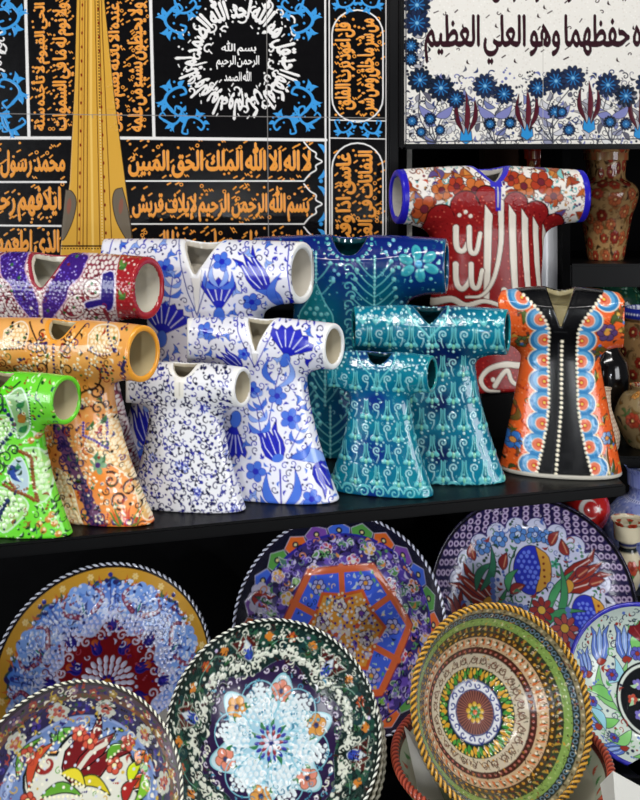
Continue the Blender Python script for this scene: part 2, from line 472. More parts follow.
SHELF_Z = CAMZ - .438
def kaftan(name, label, form, cx, top, paint, mat, front=None, depth=None, base_z=SHELF_Z, rot=0, lining='#cfc6b4', cuff=None, cw=.03, neck=None, nw=.016, group=None, relief=1.0):
    """paint(chart) draws in the chart of the front, whose unit is one photo pixel at the kaftan's own distance"""
    K = form
    if depth is None:
        d0 = (CAMZ - base_z) / ((front - HORIZON) / FPX)
        H = .25
        for _ in range(8):
            depth = d0 + K.db * H * .97; H = CAMZ - (top - HORIZON) / FPX * depth - base_z
    H = CAMZ - (top - HORIZON) / FPX * depth - base_z
    sc = H / depth * FPX                           # kaftan height in pixels
    by = top + sc
    h = .86 * depth / FPX / H
    ex = max(K.L, K.wb) + .02
    yy = max(K.db, K.rm) + .03 + K.sw * K.L ** 2
    P, Q = nets(K.f, (-ex, -yy, -.02), (ex, K.db + .03, 1.03), h)
    o, inn, nk = K.parts(P[:, 0], P[:, 1], P[:, 2])
    ch = Chart(cx - ex * sc - 2, cx + ex * sc + 2, top - 4, by + 4, 2.0, '#fff')
    paint(ch, cx, by, sc)
    px, py = cx + (P[:, 0] * math.cos(math.radians(rot)) + P[:, 1] * math.sin(math.radians(rot))) * sc, by - P[:, 2] * sc   # the chart lies square to the front of the shelf
    C, hg = ch.sample(px, py)
    N = vnormals(P, Q)
    ax = np.abs(P[:, 0])
    lab = np.zeros(len(P), int)
    sl = (ax > K.xs) & (P[:, 2] > 1 - 2.6 * K.rm)
    lab[sl & (P[:, 0] > 0)] = 1; lab[sl & (P[:, 0] < 0)] = 2
    cf = sl & (ax > K.L - cw)
    if cuff is not None:
        C[cf] = hx(cuff); hg[cf] = 0
        lab[cf & (P[:, 0] > 0)] = 4; lab[cf & (P[:, 0] < 0)] = 5
    nkm = (nk < nw) & (P[:, 1] < .6 * K.rm)
    if neck is not None:
        C[nkm] = hx(neck); hg[nkm] = 0; lab[nkm] = 3
    li = (o < -.35 * K.t); C[li] = hx(lining); hg[li] = 0; lab[li] = 6
    P = P * H + N * hg[:, None] * relief
    N = vnormals(P, Q)
    root = empty(name, ((cx - 320) / FPX * depth, depth, base_z), (0, 0, -math.radians(rot)))
    tag(root, label, 'ceramic caftan', group)
    split(P, Q, C, N, lab, ['body', 'sleeve', 'sleeve', 'neckline', 'cuff', 'cuff', 'lining'], mat, root, {4: 1, 5: 2})
    return root

def lathe(name, prof, seg, paint, mat, root=None, cuts=None, names=None, unit=1.0, relief=1.0):
    """prof: (r, z) list, dense; paint: chart over (angle in [-pi, pi] from the front, arc length); cuts: part index per profile row"""
    prof = np.array(prof, float); n = len(prof)
    ln = np.r_[0, np.cumsum(np.linalg.norm(np.diff(prof, axis=0), axis=1))]
    th = np.linspace(-PI, PI, seg, endpoint=False)
    A, R = np.meshgrid(th, prof[:, 0]); _, Z = np.meshgrid(th, prof[:, 1]); _, T = np.meshgrid(th, ln)
    V = np.stack([R * np.sin(A), -R * np.cos(A), Z], -1).reshape(-1, 3)
    i = np.arange(n - 1)[:, None] * seg; j = np.arange(seg)[None, :]; j2 = (j + 1) % seg
    Q = np.stack([i + j, i + j2, i + seg + j2, i + seg + j], -1).reshape(-1, 4)
    C, hg = paint.sample(A.ravel(), T.ravel())
    N = vnormals(V, Q); V = V + N * hg[:, None] * relief; N = vnormals(V, Q)
    if names is None: return mk(name, V, Q, C, mat, root, N)
    lab = np.repeat(np.array(cuts), seg)
    return split(V, Q, C, N, lab, names, mat, root)
def dense(P, step):
    P = curve(P, 8); out = [P[0]]
    for a, b in zip(P[:-1], P[1:]):
        L = math.hypot(b[0] - a[0], b[1] - a[1]); k = max(1, int(math.ceil(L / step)))
        out += [(a[0] + (b[0] - a[0]) * t / k, a[1] + (b[1] - a[1]) * t / k) for t in range(1, k + 1)]
    return out
def vase(name, label, cat, x, d, base_z, prof, paint, bands, mat=GLAZE, group=None, seg=220, step=.0016, rot=0):
    """prof (r, z) in metres from the foot up; bands: [(z limit, part name)]; paint(chart, total length)"""
    P = dense(prof, step)
    top = P[-1]; rin = [(max(top[0] - .004, .002), top[1] - .002), (max(top[0] - .005, .002), top[1] - .03)]
    P = [(.0005, 0)] + P + rin
    ln = sum(math.hypot(b[0] - a[0], b[1] - a[1]) for a, b in zip(P[:-1], P[1:]))
    rm = max(p[0] for p in P)
    # chart unit: angle is scaled to arc length at the widest girth
    ch = Chart(-PI * rm, PI * rm, 0, ln, 1100 / d, '#fff'); paint(ch, rm, ln, P)
    class W:                                       # angle -> girth
        def sample(s, a, t): return ch.sample(a * rm, t)
    cuts = []
    for i, (r, z) in enumerate(P):
        k = 0
        while k < len(bands) - 1 and z > bands[k][0]: k += 1
        if i >= len(P) - 2: k = len(bands) - 1
        cuts.append(k)
    root = empty(name, (x, d, base_z), (0, 0, rot)); tag(root, label, cat, group)
    lathe(name, P, seg, W(), mat, root, cuts, [b[1] for b in bands])
    return root

def dish(name, label, cx, cy, rpx, depth, tilt, yaw, deep, paint, flat=.45, roll=0, mat=GLAZE, rim=None, cat='plate', group=None, thick=.006, res=230, rough=0, lip=1.0, seg=None, bulge=1.6, push=0, lift=True):
    """a bowl or plate: chart is the unit disc (u right, v up), radius measured along the profile"""
    R = rpx / FPX * depth
    n = 150; t = np.linspace(0, 1, n)
    # inner profile: flat well, then a wall that curves up to the rim
    r = t.copy(); zz = np.where(t < flat, 0, ((np.clip(t - flat, 0, 1)) / (1 - flat)) ** bulge) * deep
    pr = np.stack([r * R, zz], 1)
    ln = np.r_[0, np.cumsum(np.linalg.norm(np.diff(pr, axis=0), axis=1))]; s = ln / ln[-1]
    # even steps along the profile
    se = np.linspace(0.002, 1, n); pr = np.stack([np.interp(se, s, pr[:, 0]), np.interp(se, s, pr[:, 1])], 1)
    ch = Chart(-1.02, 1.02, -1.02, 1.02, res, '#fff'); paint(ch)
    seg = seg or 620
    th = np.linspace(0, 2 * PI, seg, endpoint=False)
    A, RR = np.meshgrid(th, pr[:, 0]); _, ZZ = np.meshgrid(th, pr[:, 1]); _, SS = np.meshgrid(th, se)
    C, hg = ch.sample((SS * np.cos(A + roll)).ravel(), (SS * np.sin(A + roll)).ravel())
    # local frame: opening looks along -y, up is z
    def emb(A, RR, ZZ): return np.stack([RR * np.cos(A), -ZZ, RR * np.sin(A)], -1).reshape(-1, 3)
    def quads(n, flip):
        i = np.arange(n - 1)[:, None] * seg; j = np.arange(seg)[None, :]; j2 = (j + 1) % seg
        q = np.stack([i + j, i + j2, i + seg + j2, i + seg + j], -1).reshape(-1, 4)
        return q[:, ::-1] if flip else q
    V = emb(A, RR, ZZ); Q = quads(n, True)
    N = vnormals(V, Q)
    if (N[:, 1].mean() > 0): Q = Q[:, ::-1]; N = -N
    V = V + N * hg[:, None] * 1.0; N = vnormals(V, Q)
    # under side
    back = [(pr[-1, 0], pr[-1, 1])] + [(pr[k, 0] + .3 * thick, pr[k, 1] - thick) for k in range(n - 1, 0, -6)] + [(.002, -thick)]
    bk = np.array(back); A2, R2 = np.meshgrid(th, bk[:, 0]); _, Z2 = np.meshgrid(th, bk[:, 1])
    V2 = emb(A2, R2, Z2); Q2 = quads(len(bk), True); N2 = vnormals(V2, Q2)
    if N2[:, 1].mean() < 0: Q2 = Q2[:, ::-1]; N2 = -N2
    base = at(cx, cy, depth)
    ti, ya = math.radians(tilt), math.radians(yaw)
    Mx = Matrix.Rotation(ya, 4, 'Z') @ Matrix.Rotation(-ti, 4, 'X')
    # rim centre sits at base: shift so that the rim plane's centre is the anchor
    off = Mx @ Vector((0, -pr[-1, 1] - push, 0))
    root = empty(name, base - off); root.rotation_euler = Mx.to_euler()
    tag(root, label, cat, group)
    low = (base - Mx @ Vector((0, -push, 0))) - Mx @ Vector((0, 0, R * (1 + 1.35 * (rim or {}).get('r', .012))))
    if lift: riser(low.x, low.y - .004, .13, .012, low.z)
    mk('painted_face', V, Q, C, mat, root, N)
    bc = rim.get('under', '#8c8a7a') if rim else '#8c8a7a'
    mk('underside', V2, Q2, np.broadcast_to(hx(bc), (len(V2), 3)), GLAZE, root, N2)
    fr = []
    for k, (rr, zz2) in enumerate([(.42, 0), (.42, .012), (.40, .012), (.40, 0)]):
        fr.append((rr * R, -thick - zz2 + .001))
    fk = np.array(fr); A3, R3 = np.meshgrid(th[::4], fk[:, 0]); _, Z3 = np.meshgrid(th[::4], fk[:, 1]); sv = seg; seg = len(th[::4])
    V3 = emb(A3, R3, Z3); Q3 = quads(len(fk), False); mk('foot_ring', V3, Q3, np.broadcast_to(hx(bc), (len(V3), 3)), GLAZE, root, vnormals(V3, Q3)); seg = sv
    # rim: a bead that can be twisted like a rope
    k = dict(r=.012, tw=0, cols=['#111', '#eee'], lump=0, n=60); k.update(rim or {})
    m = 18; sg = 720; rr = k['r'] * R
    a = np.linspace(0, 2 * PI, sg, endpoint=False); b = np.linspace(0, 2 * PI, m, endpoint=False)
    Aa, Bb = np.meshgrid(a, b, indexing='ij')
    ph = Aa * k['n'] + Bb * k['tw']
    rad = rr * (1 + k['lump'] * np.cos(ph)); rc = pr[-1, 0] + k.get('wave', 0) * R * np.cos(Aa * k['n'])
    Vr = np.stack([(rc + rad * np.cos(Bb)) * np.cos(Aa), -(pr[-1, 1] + rad * np.sin(Bb)), (rc + rad * np.cos(Bb)) * np.sin(Aa)], -1).reshape(-1, 3)
    mixv = np.clip(.5 + 1.6 * np.cos(ph + k.get('ph', 0)), 0, 1).ravel()[:, None]
    Cr = hx(k['cols'][0]) * (1 - mixv) + hx(k['cols'][1]) * mixv
    i = np.arange(sg)[:, None]; j = np.arange(m)[None, :]; i2 = (i + 1) % sg; j2 = (j + 1) % m
    Qr = np.stack([i * m + j, i * m + j2, i2 * m + j2, i2 * m + j], -1).reshape(-1, 4)
    Nr = vnormals(Vr, Qr)
    cen = np.stack([pr[-1, 0] * np.cos(Aa), 0 * Aa - pr[-1, 1], pr[-1, 0] * np.sin(Aa)], -1).reshape(-1, 3)
    if ((Vr - cen) * Nr).sum() < 0: Qr = Qr[:, ::-1]; Nr = -Nr
    mk('rim', Vr, Qr, Cr, GLAZE, root, Nr)
    return root

def riser(x, y, w, d, z):
    if z - TABLE_Z > .006:
        tag(box('display_riser', x - w / 2, x + w / 2, y - d / 2, y + d / 2, TABLE_Z, z, BLACK, bev=.001), 'low black block under the rim of a leaning plate', 'riser', 'black blocks under the plates')
def tile_face(ch, depth, mat, root, name='tile_face', thick=.008):
    """the chart (photo pixels at the panel's distance) becomes a glazed face with its own relief"""
    k = depth / FPX; x0, y0 = ch.x0, ch.y0
    i, j = np.meshgrid(np.arange(ch.w), np.arange(ch.h))
    V = np.stack([(x0 + i / ch.res - 320) * k, depth - ch.hgt, CAMZ - (y0 + j / ch.res - HORIZON) * k], -1).reshape(-1, 3)
    V = V - np.array(root.location)
    a = (j[:-1, :-1] * ch.w + i[:-1, :-1]).ravel()
    Q = np.stack([a, a + ch.w, a + ch.w + 1, a + 1], 1)
    return mk(name, V, Q, ch.rgb.reshape(-1, 3), mat, root, vnormals(V, Q))
# ------------------------------------------------------------------ paint of the caftans (chart units: photo pixels at the caftan's distance)
def is_bg(ch, x, y, bg, tol=.06, r=0):
    c = hx(bg)
    for dx, dy in ((0, 0), (r, 0), (-r, 0), (0, r), (0, -r)) if r else ((0, 0),):
        i, j = int((x + dx - ch.x0) * ch.res), int((y + dy - ch.y0) * ch.res)
        if not (0 <= i < ch.w and 0 <= j < ch.h): return False
        if np.abs(ch.rgb[j, i] - c).max() > tol: return False
    return True
COB, MID, NAVY, SKY, WHT = '#1b22b4', '#4470d6', '#16186a', '#86a6ea', '#e9e9f2'
def blue_small_fill(ch, bb, n, mind, bg, seed=3, dark=NAVY, big=1.0):
    ch.rnd = random.Random(seed); R = ch.rnd
    def g(x, y):                                   # larger comma leaves first
        a = R.uniform(0, 6.28); c = R.choice((MID, MID, COB, SKY))
        ch.leaf(x, y, x + 10 * math.cos(a), y + 10 * math.sin(a), 4, .35, c, 0, NAVY, .35); ch.leaf(x, y, x + 8 * math.cos(a + 1.3), y + 8 * math.sin(a + 1.3), 3, -.3, c, 0, NAVY, .3)
        ch.spiral(x - 4 * math.cos(a), y - 4 * math.sin(a), 3.5, a, COB, 1.2, turns=1)
    ch.scatter(bb, n // 8, 12, g, lambda x, y: is_bg(ch, x, y, bg, .1, 5))
    def f(x, y):
        k = R.random(); a = R.uniform(0, 6.28); s = big
        if k < .42:
            ch.spiral(x, y, 3.9 * s, a, dark if R.random() < .6 else COB, 1.05 * s, turns=.95, d=R.choice((1, -1)))
            ch.disc(x + 3.7 * s * math.cos(a), y + 3.7 * s * math.sin(a), 1.1 * s, dark)
        elif k < .7: ch.leaf(x, y, x + 6 * s * math.cos(a), y + 6 * s * math.sin(a), 2.4 * s, .25, MID if R.random() < .6 else COB)
        elif k < .85: ch.stroke([(x, y), (x + 2.5 * s * math.cos(a), y + 2.5 * s * math.sin(a))], 1.6 * s, COB, w1=.5)
        else: ch.disc(x, y, 1.1 * s, dark)
    ch.scatter(bb, n, mind, f, lambda x, y: is_bg(ch, x, y, bg, .1, 2.2 * big))
def sprig(ch, x, y, L, ang, n=3):                  # paired leaves on a stem
    x1, y1 = x + L * math.cos(ang), y + L * math.sin(ang)
    ch.stroke([(x, y), (x1, y1)], 1.1, COB)
    for k in range(1, n + 1):
        t = k / (n + .3); px, py = x + (x1 - x) * t, y + (y1 - y) * t
        for g in (1, -1):
            a = ang + g * .75; l = L * .42 * (1.15 - .4 * t)
            ch.leaf(px, py, px + l * math.cos(a), py + l * math.sin(a), l * .34, .2 * g, MID if k % 2 else SKY, line=COB, lw=.35)
def blue_flower(ch, x, y, r, c=MID):
    ch.rosette(x, y, r, 5, c, COB, COB, .5, pw=.36, cr=.26)
def paint_blue_medium(ch, cx, by, sc):
    ch.rgb[:] = hx(WHT)
    ch.stroke(curve([(283, 358), (277, 380), (272, 405), (268, 425)]), 1.1, COB)
    ch.stroke(curve([(281, 462), (282, 485), (283, 507)]), 1.6, COB)
    ch.carnation(287, 352, 30, -1.25, COB, NAVY, .5, '#dfe4fa', MID, fan=.95)
    ch.leaf(276, 384, 287, 352, 6, .35, SKY, line=COB, lw=.4); ch.leaf(277, 380, 271, 353, 6, -.3, MID, line=COB, lw=.4)
    ch.tulip(279, 452, 36, -1.95, COB, COB, NAVY, .4, ray='#dfe4fa', spread=1.15); ch.ell(279, 451, 6, 4, -.3, MID)
    blue_flower(ch, 278, 391, 9); blue_flower(ch, 291, 413, 10); blue_flower(ch, 253, 386, 8); blue_flower(ch, 257, 465, 10); blue_flower(ch, 312, 489, 9)
    ch.leaf(292, 449, 330, 462, 13, -.18, SKY, line=COB, lw=.5); ch.leaf(290, 450, 312, 436, 7, .2, MID, line=COB, lw=.5)
    ch.tulip(317, 457, 32, 1.02, COB, COB, NAVY, .4, ray='#dfe4fa', spread=1.05)
    ch.leaf(283, 500, 268, 466, 9, -.2, MID, line=COB, lw=.5); ch.leaf(284, 500, 296, 462, 9, .2, MID, line=COB, lw=.5)
    ch.leaf(283, 506, 262, 488, 8, -.2, MID, line=COB, lw=.5); ch.leaf(283, 507, 304, 490, 8, .2, SKY, line=COB, lw=.5)
    sprig(ch, 264, 438, 36, -1.75); sprig(ch, 290, 445, 26, -1.1, 2); sprig(ch, 266, 412, 24, -1.9, 2)
    ch.carnation(236, 420, 34, 1.75, COB, NAVY, .5, '#dfe4fa', MID, fan=.6)
    ch.tulip(242, 365, 26, -2.5, COB, COB, NAVY, .4, ray='#dfe4fa'); blue_flower(ch, 206, 330, 8); blue_flower(ch, 245, 351, 6); sprig(ch, 262, 508, 22, -2.2, 2); sprig(ch, 236, 505, 26, -1.8, 2)
    ch.poly([(cx - 12, 330), (cx, 330), (cx - 5, 362), (cx - 7, 362)], '#dcdad6', 0, '#9a98b0', .6)
    for g in (-1, 1): ch.stroke([(cx - 6 + g * 19, 316), (cx - 6 + g * 17, 330), (cx - 6 + g * 7, 350), (cx - 6, 364)], 1.1, COB)
    for X in (333, 190): ch.stroke([(X, 312), (X - 2, 340), (X, 368)], 1.2, COB)
    blue_small_fill(ch, (178, 346, 316, 508), 420, 4.9, WHT, 4)
def paint_blue_large(ch, cx, by, sc):
    ch.rgb[:] = hx(WHT)
    ch.carnation(222, 308, 34, -1.57, COB, NAVY, .5, '#dfe4fa', MID, fan=.62, n=5)
    for g in (1, -1): ch.leaf(222, 285, 222 + g * 13, 268, 6, .35 * g, MID, line=COB, lw=.4); ch.leaf(222, 284, 222 + g * 6, 262, 5, .2 * g, SKY, line=COB, lw=.4)
    ch.tulip(268, 285, 42, -2.15, COB, COB, NAVY, .5, ray='#dfe4fa', spread=.9); ch.leaf(285, 305, 258, 286, 10, .2, MID, line=COB, lw=.5); ch.leaf(286, 306, 283, 268, 9, -.3, MID, line=COB, lw=.5)
    blue_flower(ch, 225, 259, 9); blue_flower(ch, 254, 298, 9); blue_flower(ch, 168, 266, 9)
    ch.carnation(164, 333, 34, -1.45, COB, NAVY, .5, '#dfe4fa', MID, fan=1.0, n=7)
    sprig(ch, 171, 305, 34, -1.4); sprig(ch, 200, 330, 26, -1.8, 2)
    ch.tulip(150, 440, 40, -1.9, COB, COB, NAVY, .5, ray='#dfe4fa'); ch.carnation(150, 400, 28, -1.3, MID, COB, .5, WHT, SKY)
    ch.carnation(240, 420, 40, -1.2, COB, NAVY, .5, '#dfe4fa', MID); ch.tulip(185, 420, 40, -1.4, COB, COB, NAVY, .5, ray='#dfe4fa')
    sprig(ch, 155, 480, 30, -1.6); sprig(ch, 210, 470, 40, -1.4); sprig(ch, 140, 468, 26, -1.4)
    blue_flower(ch, 130, 285, 8); blue_flower(ch, 142, 455, 9); blue_flower(ch, 155, 376, 8); blue_flower(ch, 200, 370, 9)
    ch.poly([(193, 258), (206, 258), (201, 310), (199, 310)], '#e9e7e2', 0, '#8a8ab0', .6)
    for g in (-1, 1): ch.stroke([(199 + g * 20, 238), (199 + g * 16, 258), (199 + g * 8, 290), (200, 312)], 1.1, '#3c4a9a')
    for X in (291, 112): ch.stroke([(X, 234), (X - 2, 265), (X + 3, 304)], 1.2, COB)
    blue_small_fill(ch, (100, 310, 238, 505), 700, 5.2, WHT, 5)
def paint_blue_small(ch, cx, by, sc):
    bg = '#e6e6ea'; ch.rgb[:] = hx(bg); R = ch.rnd = random.Random(11)
    for k in range(9):
        x, y = R.uniform(135, 238), R.uniform(400, 508); ch.rosette(x, y, 5, 8, '#6a78c8', '#e0e4f6', pw=.2, cr=.4)
    def f(x, y):
        a = R.uniform(0, 6.28); d = R.choice((1, -1)); c = R.choice(('#14163e', '#1a1c52', '#1c1e78', '#2a2f98'))
        ch.spiral(x, y, R.uniform(3, 4.8), a, c, 1.25, turns=R.uniform(.5, .85), d=d)
        r = R.uniform(3, 4.8); ch.disc(x + r * math.cos(a), y + r * math.sin(a), R.uniform(1.2, 1.75), c)
        if R.random() < .7: b = a + R.uniform(1.5, 4); ch.disc(x + 3.6 * math.cos(b), y + 3.6 * math.sin(b), R.uniform(.8, 1.2), c)
    ch.scatter((120, 252, 362, 514), 470, 5.5, f)
    ch.poly([(cx - 10, 360), (cx + 2, 360), (cx, 393), (cx - 5, 396), (cx - 9, 393)], '#e9e6dc')
    ch.stroke([(cx - 4, 374), (cx - 4, 392)], .8, '#b8b2a2')
def paint_purple(ch, cx, by, sc):
    ch.rgb[:] = hx('#8a3a4a'); R = ch.rnd = random.Random(5); CR = '#e6dcd8'; RED, PUR = '#7c1c34', '#3b1b78'
    ch.beadfill(lambda x, y: True, (-20, 165, 252, 482), 4.6, 1.9, CR, .0006, .2)
    def pais(x, y, r, a):
        ch.ell(x, y, r, r * .72, a, '#5e1626'); ch.ell(x, y, r - 1.2, r * .72 - 1.2, a, '#e9d9d0'); ch.ell(x, y, r - 2.4, r * .72 - 2.4, a, '#7c2438')
        ch.beadfill(lambda X, Y: ((X - x) ** 2 + (Y - y) ** 2) < (r * .62) ** 2, (x - r, x + r, y - r, y + r), 3.7, 1.5, CR, .0006)
    for x, y, r, a in ((22, 305, 15, .8), (84, 302, 15, -.7), (8, 283, 11, .2), (108, 303, 10, .2), (103, 292, 11, 0), (122, 420, 14, 1.1), (128, 385, 11, 1), (116, 460, 12, 1), (60, 350, 14, 0), (5, 318, 10, 0), (138, 450, 12, .8), (40, 420, 16, .5), (80, 430, 16, -.5)):
        pais(x, y, r, a)
    ch.disc(102, 284, 9.5, '#5e1626'); ch.disc(102, 284, 8.4, '#efe6e0')
    for k in range(7): a = k * .9; ch.disc(102 + 4.6 * math.cos(a), 284 + 4.6 * math.sin(a), 1.7, ('#7c1c24', '#2e6a34')[k % 2], .0004)
    # purple yoke on both sides of the slit
    for g in (-1, 1):
        P = [(48 + g * 2, 300), (48 + g * 3, 322), (48 + g * 10, 316), (48 + g * 26, 296), (48 + g * 30, 283), (48 + g * 40, 274), (48 + g * 44, 262), (48 + g * 44, 254), (48 + g * 20, 252), (48 + g * 18, 268), (48 + g * 8, 284)]
        ch.poly(curve(P + P[:1], 3), PUR, .0002, '#c9a3b8', 1.3)
        ch.scatter((0, 100, 250, 322), 150, 1.8, lambda x, y: ch.disc(x, y, R.uniform(.5, .9), R.choice(('#5a3fc0', '#7a60d8', '#b9a9f0', '#2a1060')), .0003),
                   lambda x, y: is_bg(ch, x, y, PUR, .03))
    for x in range(5): ch.disc(48, 290 + x * 7, 1.6, '#efe6dc', .0008)
    # blue bars beside the cuff
    ch.poly(curve([(112, 270), (122, 268), (124, 282), (122, 300), (116, 306), (112, 300), (96, 304), (94, 298), (110, 294)], 3), '#241a78', .0003, '#d9cfe6', 1.2)
    ch.poly([(126, 246), (168, 246), (168, 320), (124, 320), (126, 285)], '#a01e26', 0, '#d8c9c9', 1)
    ch.scatter((126, 166, 250, 318), 60, 3.5, lambda x, y: ch.disc(x, y, R.uniform(.6, 1.1), R.choice(('#e8d4c8', '#e8d4c8', '#47803c')), .0005))
    for x, y in ((131, 262), (132, 290)): ch.leaf(x - 4, y + 3, x + 4, y - 4, 5, .2, '#3c7032', .0004); ch.leaf(x - 3, y - 6, x + 3, y + 1, 4, .2, '#5a8a3a', .0004)
    ch.scatter((-20, 126, 252, 470), 90, 9, lambda x, y: ch.disc(x, y, 1.6, R.choice(('#2a1c7a', '#6a1a2c', '#31683a')), .0005))
    ch.stroke([(113, 306), (140, 420), (152, 480)], 4, '#8c2230'); 
    ch.lace((-20, 165, 252, 480), 260, 6, 6, ('#5e1626', '#3a1018', '#efe4dc', '#2a1a6a', '#8c2238'), lambda x, y: not (122 < x < 170 and y < 320) and not is_bg(ch, x, y, '#3b1b78', .12), seed=3)
def paint_orange(ch, cx, by, sc):
    O1, CRM, BRN, PU = '#ee9230', '#f6e3bc', '#341a12', '#2a1a5c'; R = ch.rnd = random.Random(8)
    def t(X, Y):
        a = np.clip((Y - 320) / 200, 0, 1); n = .5 + .5 * np.sin(X * .09 + Y * .05) * np.sin(Y * .07 - X * .03)
        c = hx('#e8a048') * (1 - a)[..., None] + hx('#ee7e1e') * a[..., None]
        return c * (1 - .35 * n[..., None]) + hx('#f2c58a') * (.35 * n[..., None])
    ch.tint(t)
    def field(P, sp=4.2, r=1.7, c=CRM, under='#e0b070'):
        P = curve(P + P[:1], 4); ch.poly(P, under, 0, '#f3e6cc', 1)
        A = np.array(P); ins = lambda x, y: ch.sd(A, np.array([[x]]), np.array([[y]]))[0, 0] < -1
        ch.beadfill(ins, (A[:, 0].min(), A[:, 0].max(), A[:, 1].min(), A[:, 1].max()), sp, r, c, .0006)
    field([(96, 330), (104, 322), (122, 322), (128, 330), (124, 342), (110, 346), (98, 342)])
    field([(6, 330), (20, 322), (30, 328), (28, 342), (8, 346)])
    field([(100, 420), (118, 410), (140, 440), (160, 500), (150, 505), (136, 470), (110, 450), (92, 440)], 4.4, 1.8)
    field([(64, 462), (76, 470), (86, 500), (92, 524), (66, 522), (60, 490)], 4.6, 2.0)
    ch.beads([(97, 344), (108, 349), (122, 346)], 3.4, 1.2, BRN, .0005); ch.beads([(113, 319), (117, 330), (124, 342)], 3.4, 1.2, PU, .0005); ch.disc(125, 342, 2.5, PU, .0006)
    ch.beads([(2, 348), (28, 346), (30, 330)], 3.6, 1.3, BRN, .0005)
    # collar scrolls
    for g in (-1, 1):
        for y, r in ((345, 8), (365, 8), (332, 6)):
            ch.spiral(60 + g * 14, y, r, 1.2 if g > 0 else 1.9, BRN, 1.9, .0005, 1.4, g)
        ch.stroke(curve([(60 + g * 30, 322), (60 + g * 20, 336), (60 + g * 9, 350), (60 + g * 8, 368), (60 + g * 14, 378)]), 1.6, BRN, .0005)
    ch.beads([(60, 340), (60, 372)], 4, 1.4, PU, .0005)
    # big loop and scrolls on the chest and skirt
    ch.stroke(curve([(98, 356), (108, 364), (104, 380), (90, 386), (80, 392), (84, 402)]), 2, BRN, .0005)
    for x, y, r, a, d in ((102, 386, 8, -1.6, 1), (88, 400, 7, 2, 1), (104, 402, 7, 0, -1), (118, 470, 8.5, -2, 1), (136, 478, 8, -.5, -1), (127, 488, 9, 1.5, 1)):
        ch.spiral(x, y, r, a, BRN, 2.2, .0006, 1.3, d)
    for k in range(14): a = k * .45; ch.disc(127 + 19 * math.cos(a), 480 + 15 * math.sin(a), 1.7, CRM, .0006)
    # diagonal purple bead band
    for x, y in curve([(66, 424), (76, 450), (90, 478), (104, 506), (110, 526)], 5): ch.ell(x, y, 10, 6, .9, '#70406a')
    for x, y in curve([(66, 424), (76, 450), (90, 478), (104, 506), (110, 526)], 3):
        for k in range(3): ch.ring(x + R.uniform(-8, 8), y + R.uniform(-5, 5), 3, 1.5, PU, .0006); ch.disc(x + R.uniform(-8, 8), y + R.uniform(-5, 5), 1.7, '#1e1248', .0006)
    P = [(90, 416), (90, 428), (100, 432), (114, 440), (112, 410)]
    ch.beads(P, 3.0, 1.5, '#4e3694', .0006)
    for x, y, c in ((96, 418, '#2e6a34'), (104, 421, '#a02c1c'), (108, 412, '#2e6a34'), (101, 447, '#3a7a4a'), (108, 450, '#2e6a34')): ch.leaf(x - 4, y + 5, x + 4, y - 5, 5, .2, c, .0004)
    ch.rosette(105, 456, 9, 5, '#7aa37a', '#4a2a6a', pw=.3); 
    for g, c in ((-1, '#4a7a2c'), (0, '#c83418'), (1, '#4a7a2c')): ch.tulip(134 + g * 6, 512, 18, -1.57 + g * .5, c, '#d0521c', spread=.7)
    for x, y in ((40, 352), (40, 366), (108, 358), (112, 368), (26, 360), (118, 362)):
        for k in range(6): a = k * 1.05; ch.disc(x + 4 * math.cos(a), y + 4 * math.sin(a), 1.5, ('#8c2416', '#2c5a2e', '#261a50')[k % 3], .0005)
    for k in range(9): ch.disc(133 + R.uniform(-6, 3), 352 + k * 3.2, 2.2, '#241a54', .0006)
    ch.scatter((-20, 165, 322, 515), 46, 12, lambda x, y: ch.spiral(x, y, R.uniform(3, 5), R.uniform(0, 6), R.choice((BRN, BRN, '#5a2a6a', '#7a3416')), 1.3, .0004, 1.2, R.choice((1, -1))))
    ch.scatter((-20, 165, 322, 515), 60, 9, lambda x, y: [ch.disc(x + 3.4 * math.cos(k * 1.26), y + 3.4 * math.sin(k * 1.26), 1.3, CRM, .0006) for k in range(5)])
    ch.scatter((-20, 165, 322, 520), 150, 6, lambda x, y: ch.disc(x, y, R.uniform(1, 1.9), R.choice((CRM, '#2a1a50', '#8c2a18', '#3a6a3a', CRM)), .0005))
    ch.lace((-20, 165, 322, 512), 420, 5, 6, ('#2c1610', '#2c1610', '#f6e6c6', '#a83418', '#3c6a34', '#2a1a58', '#f2c478'), seed=4)
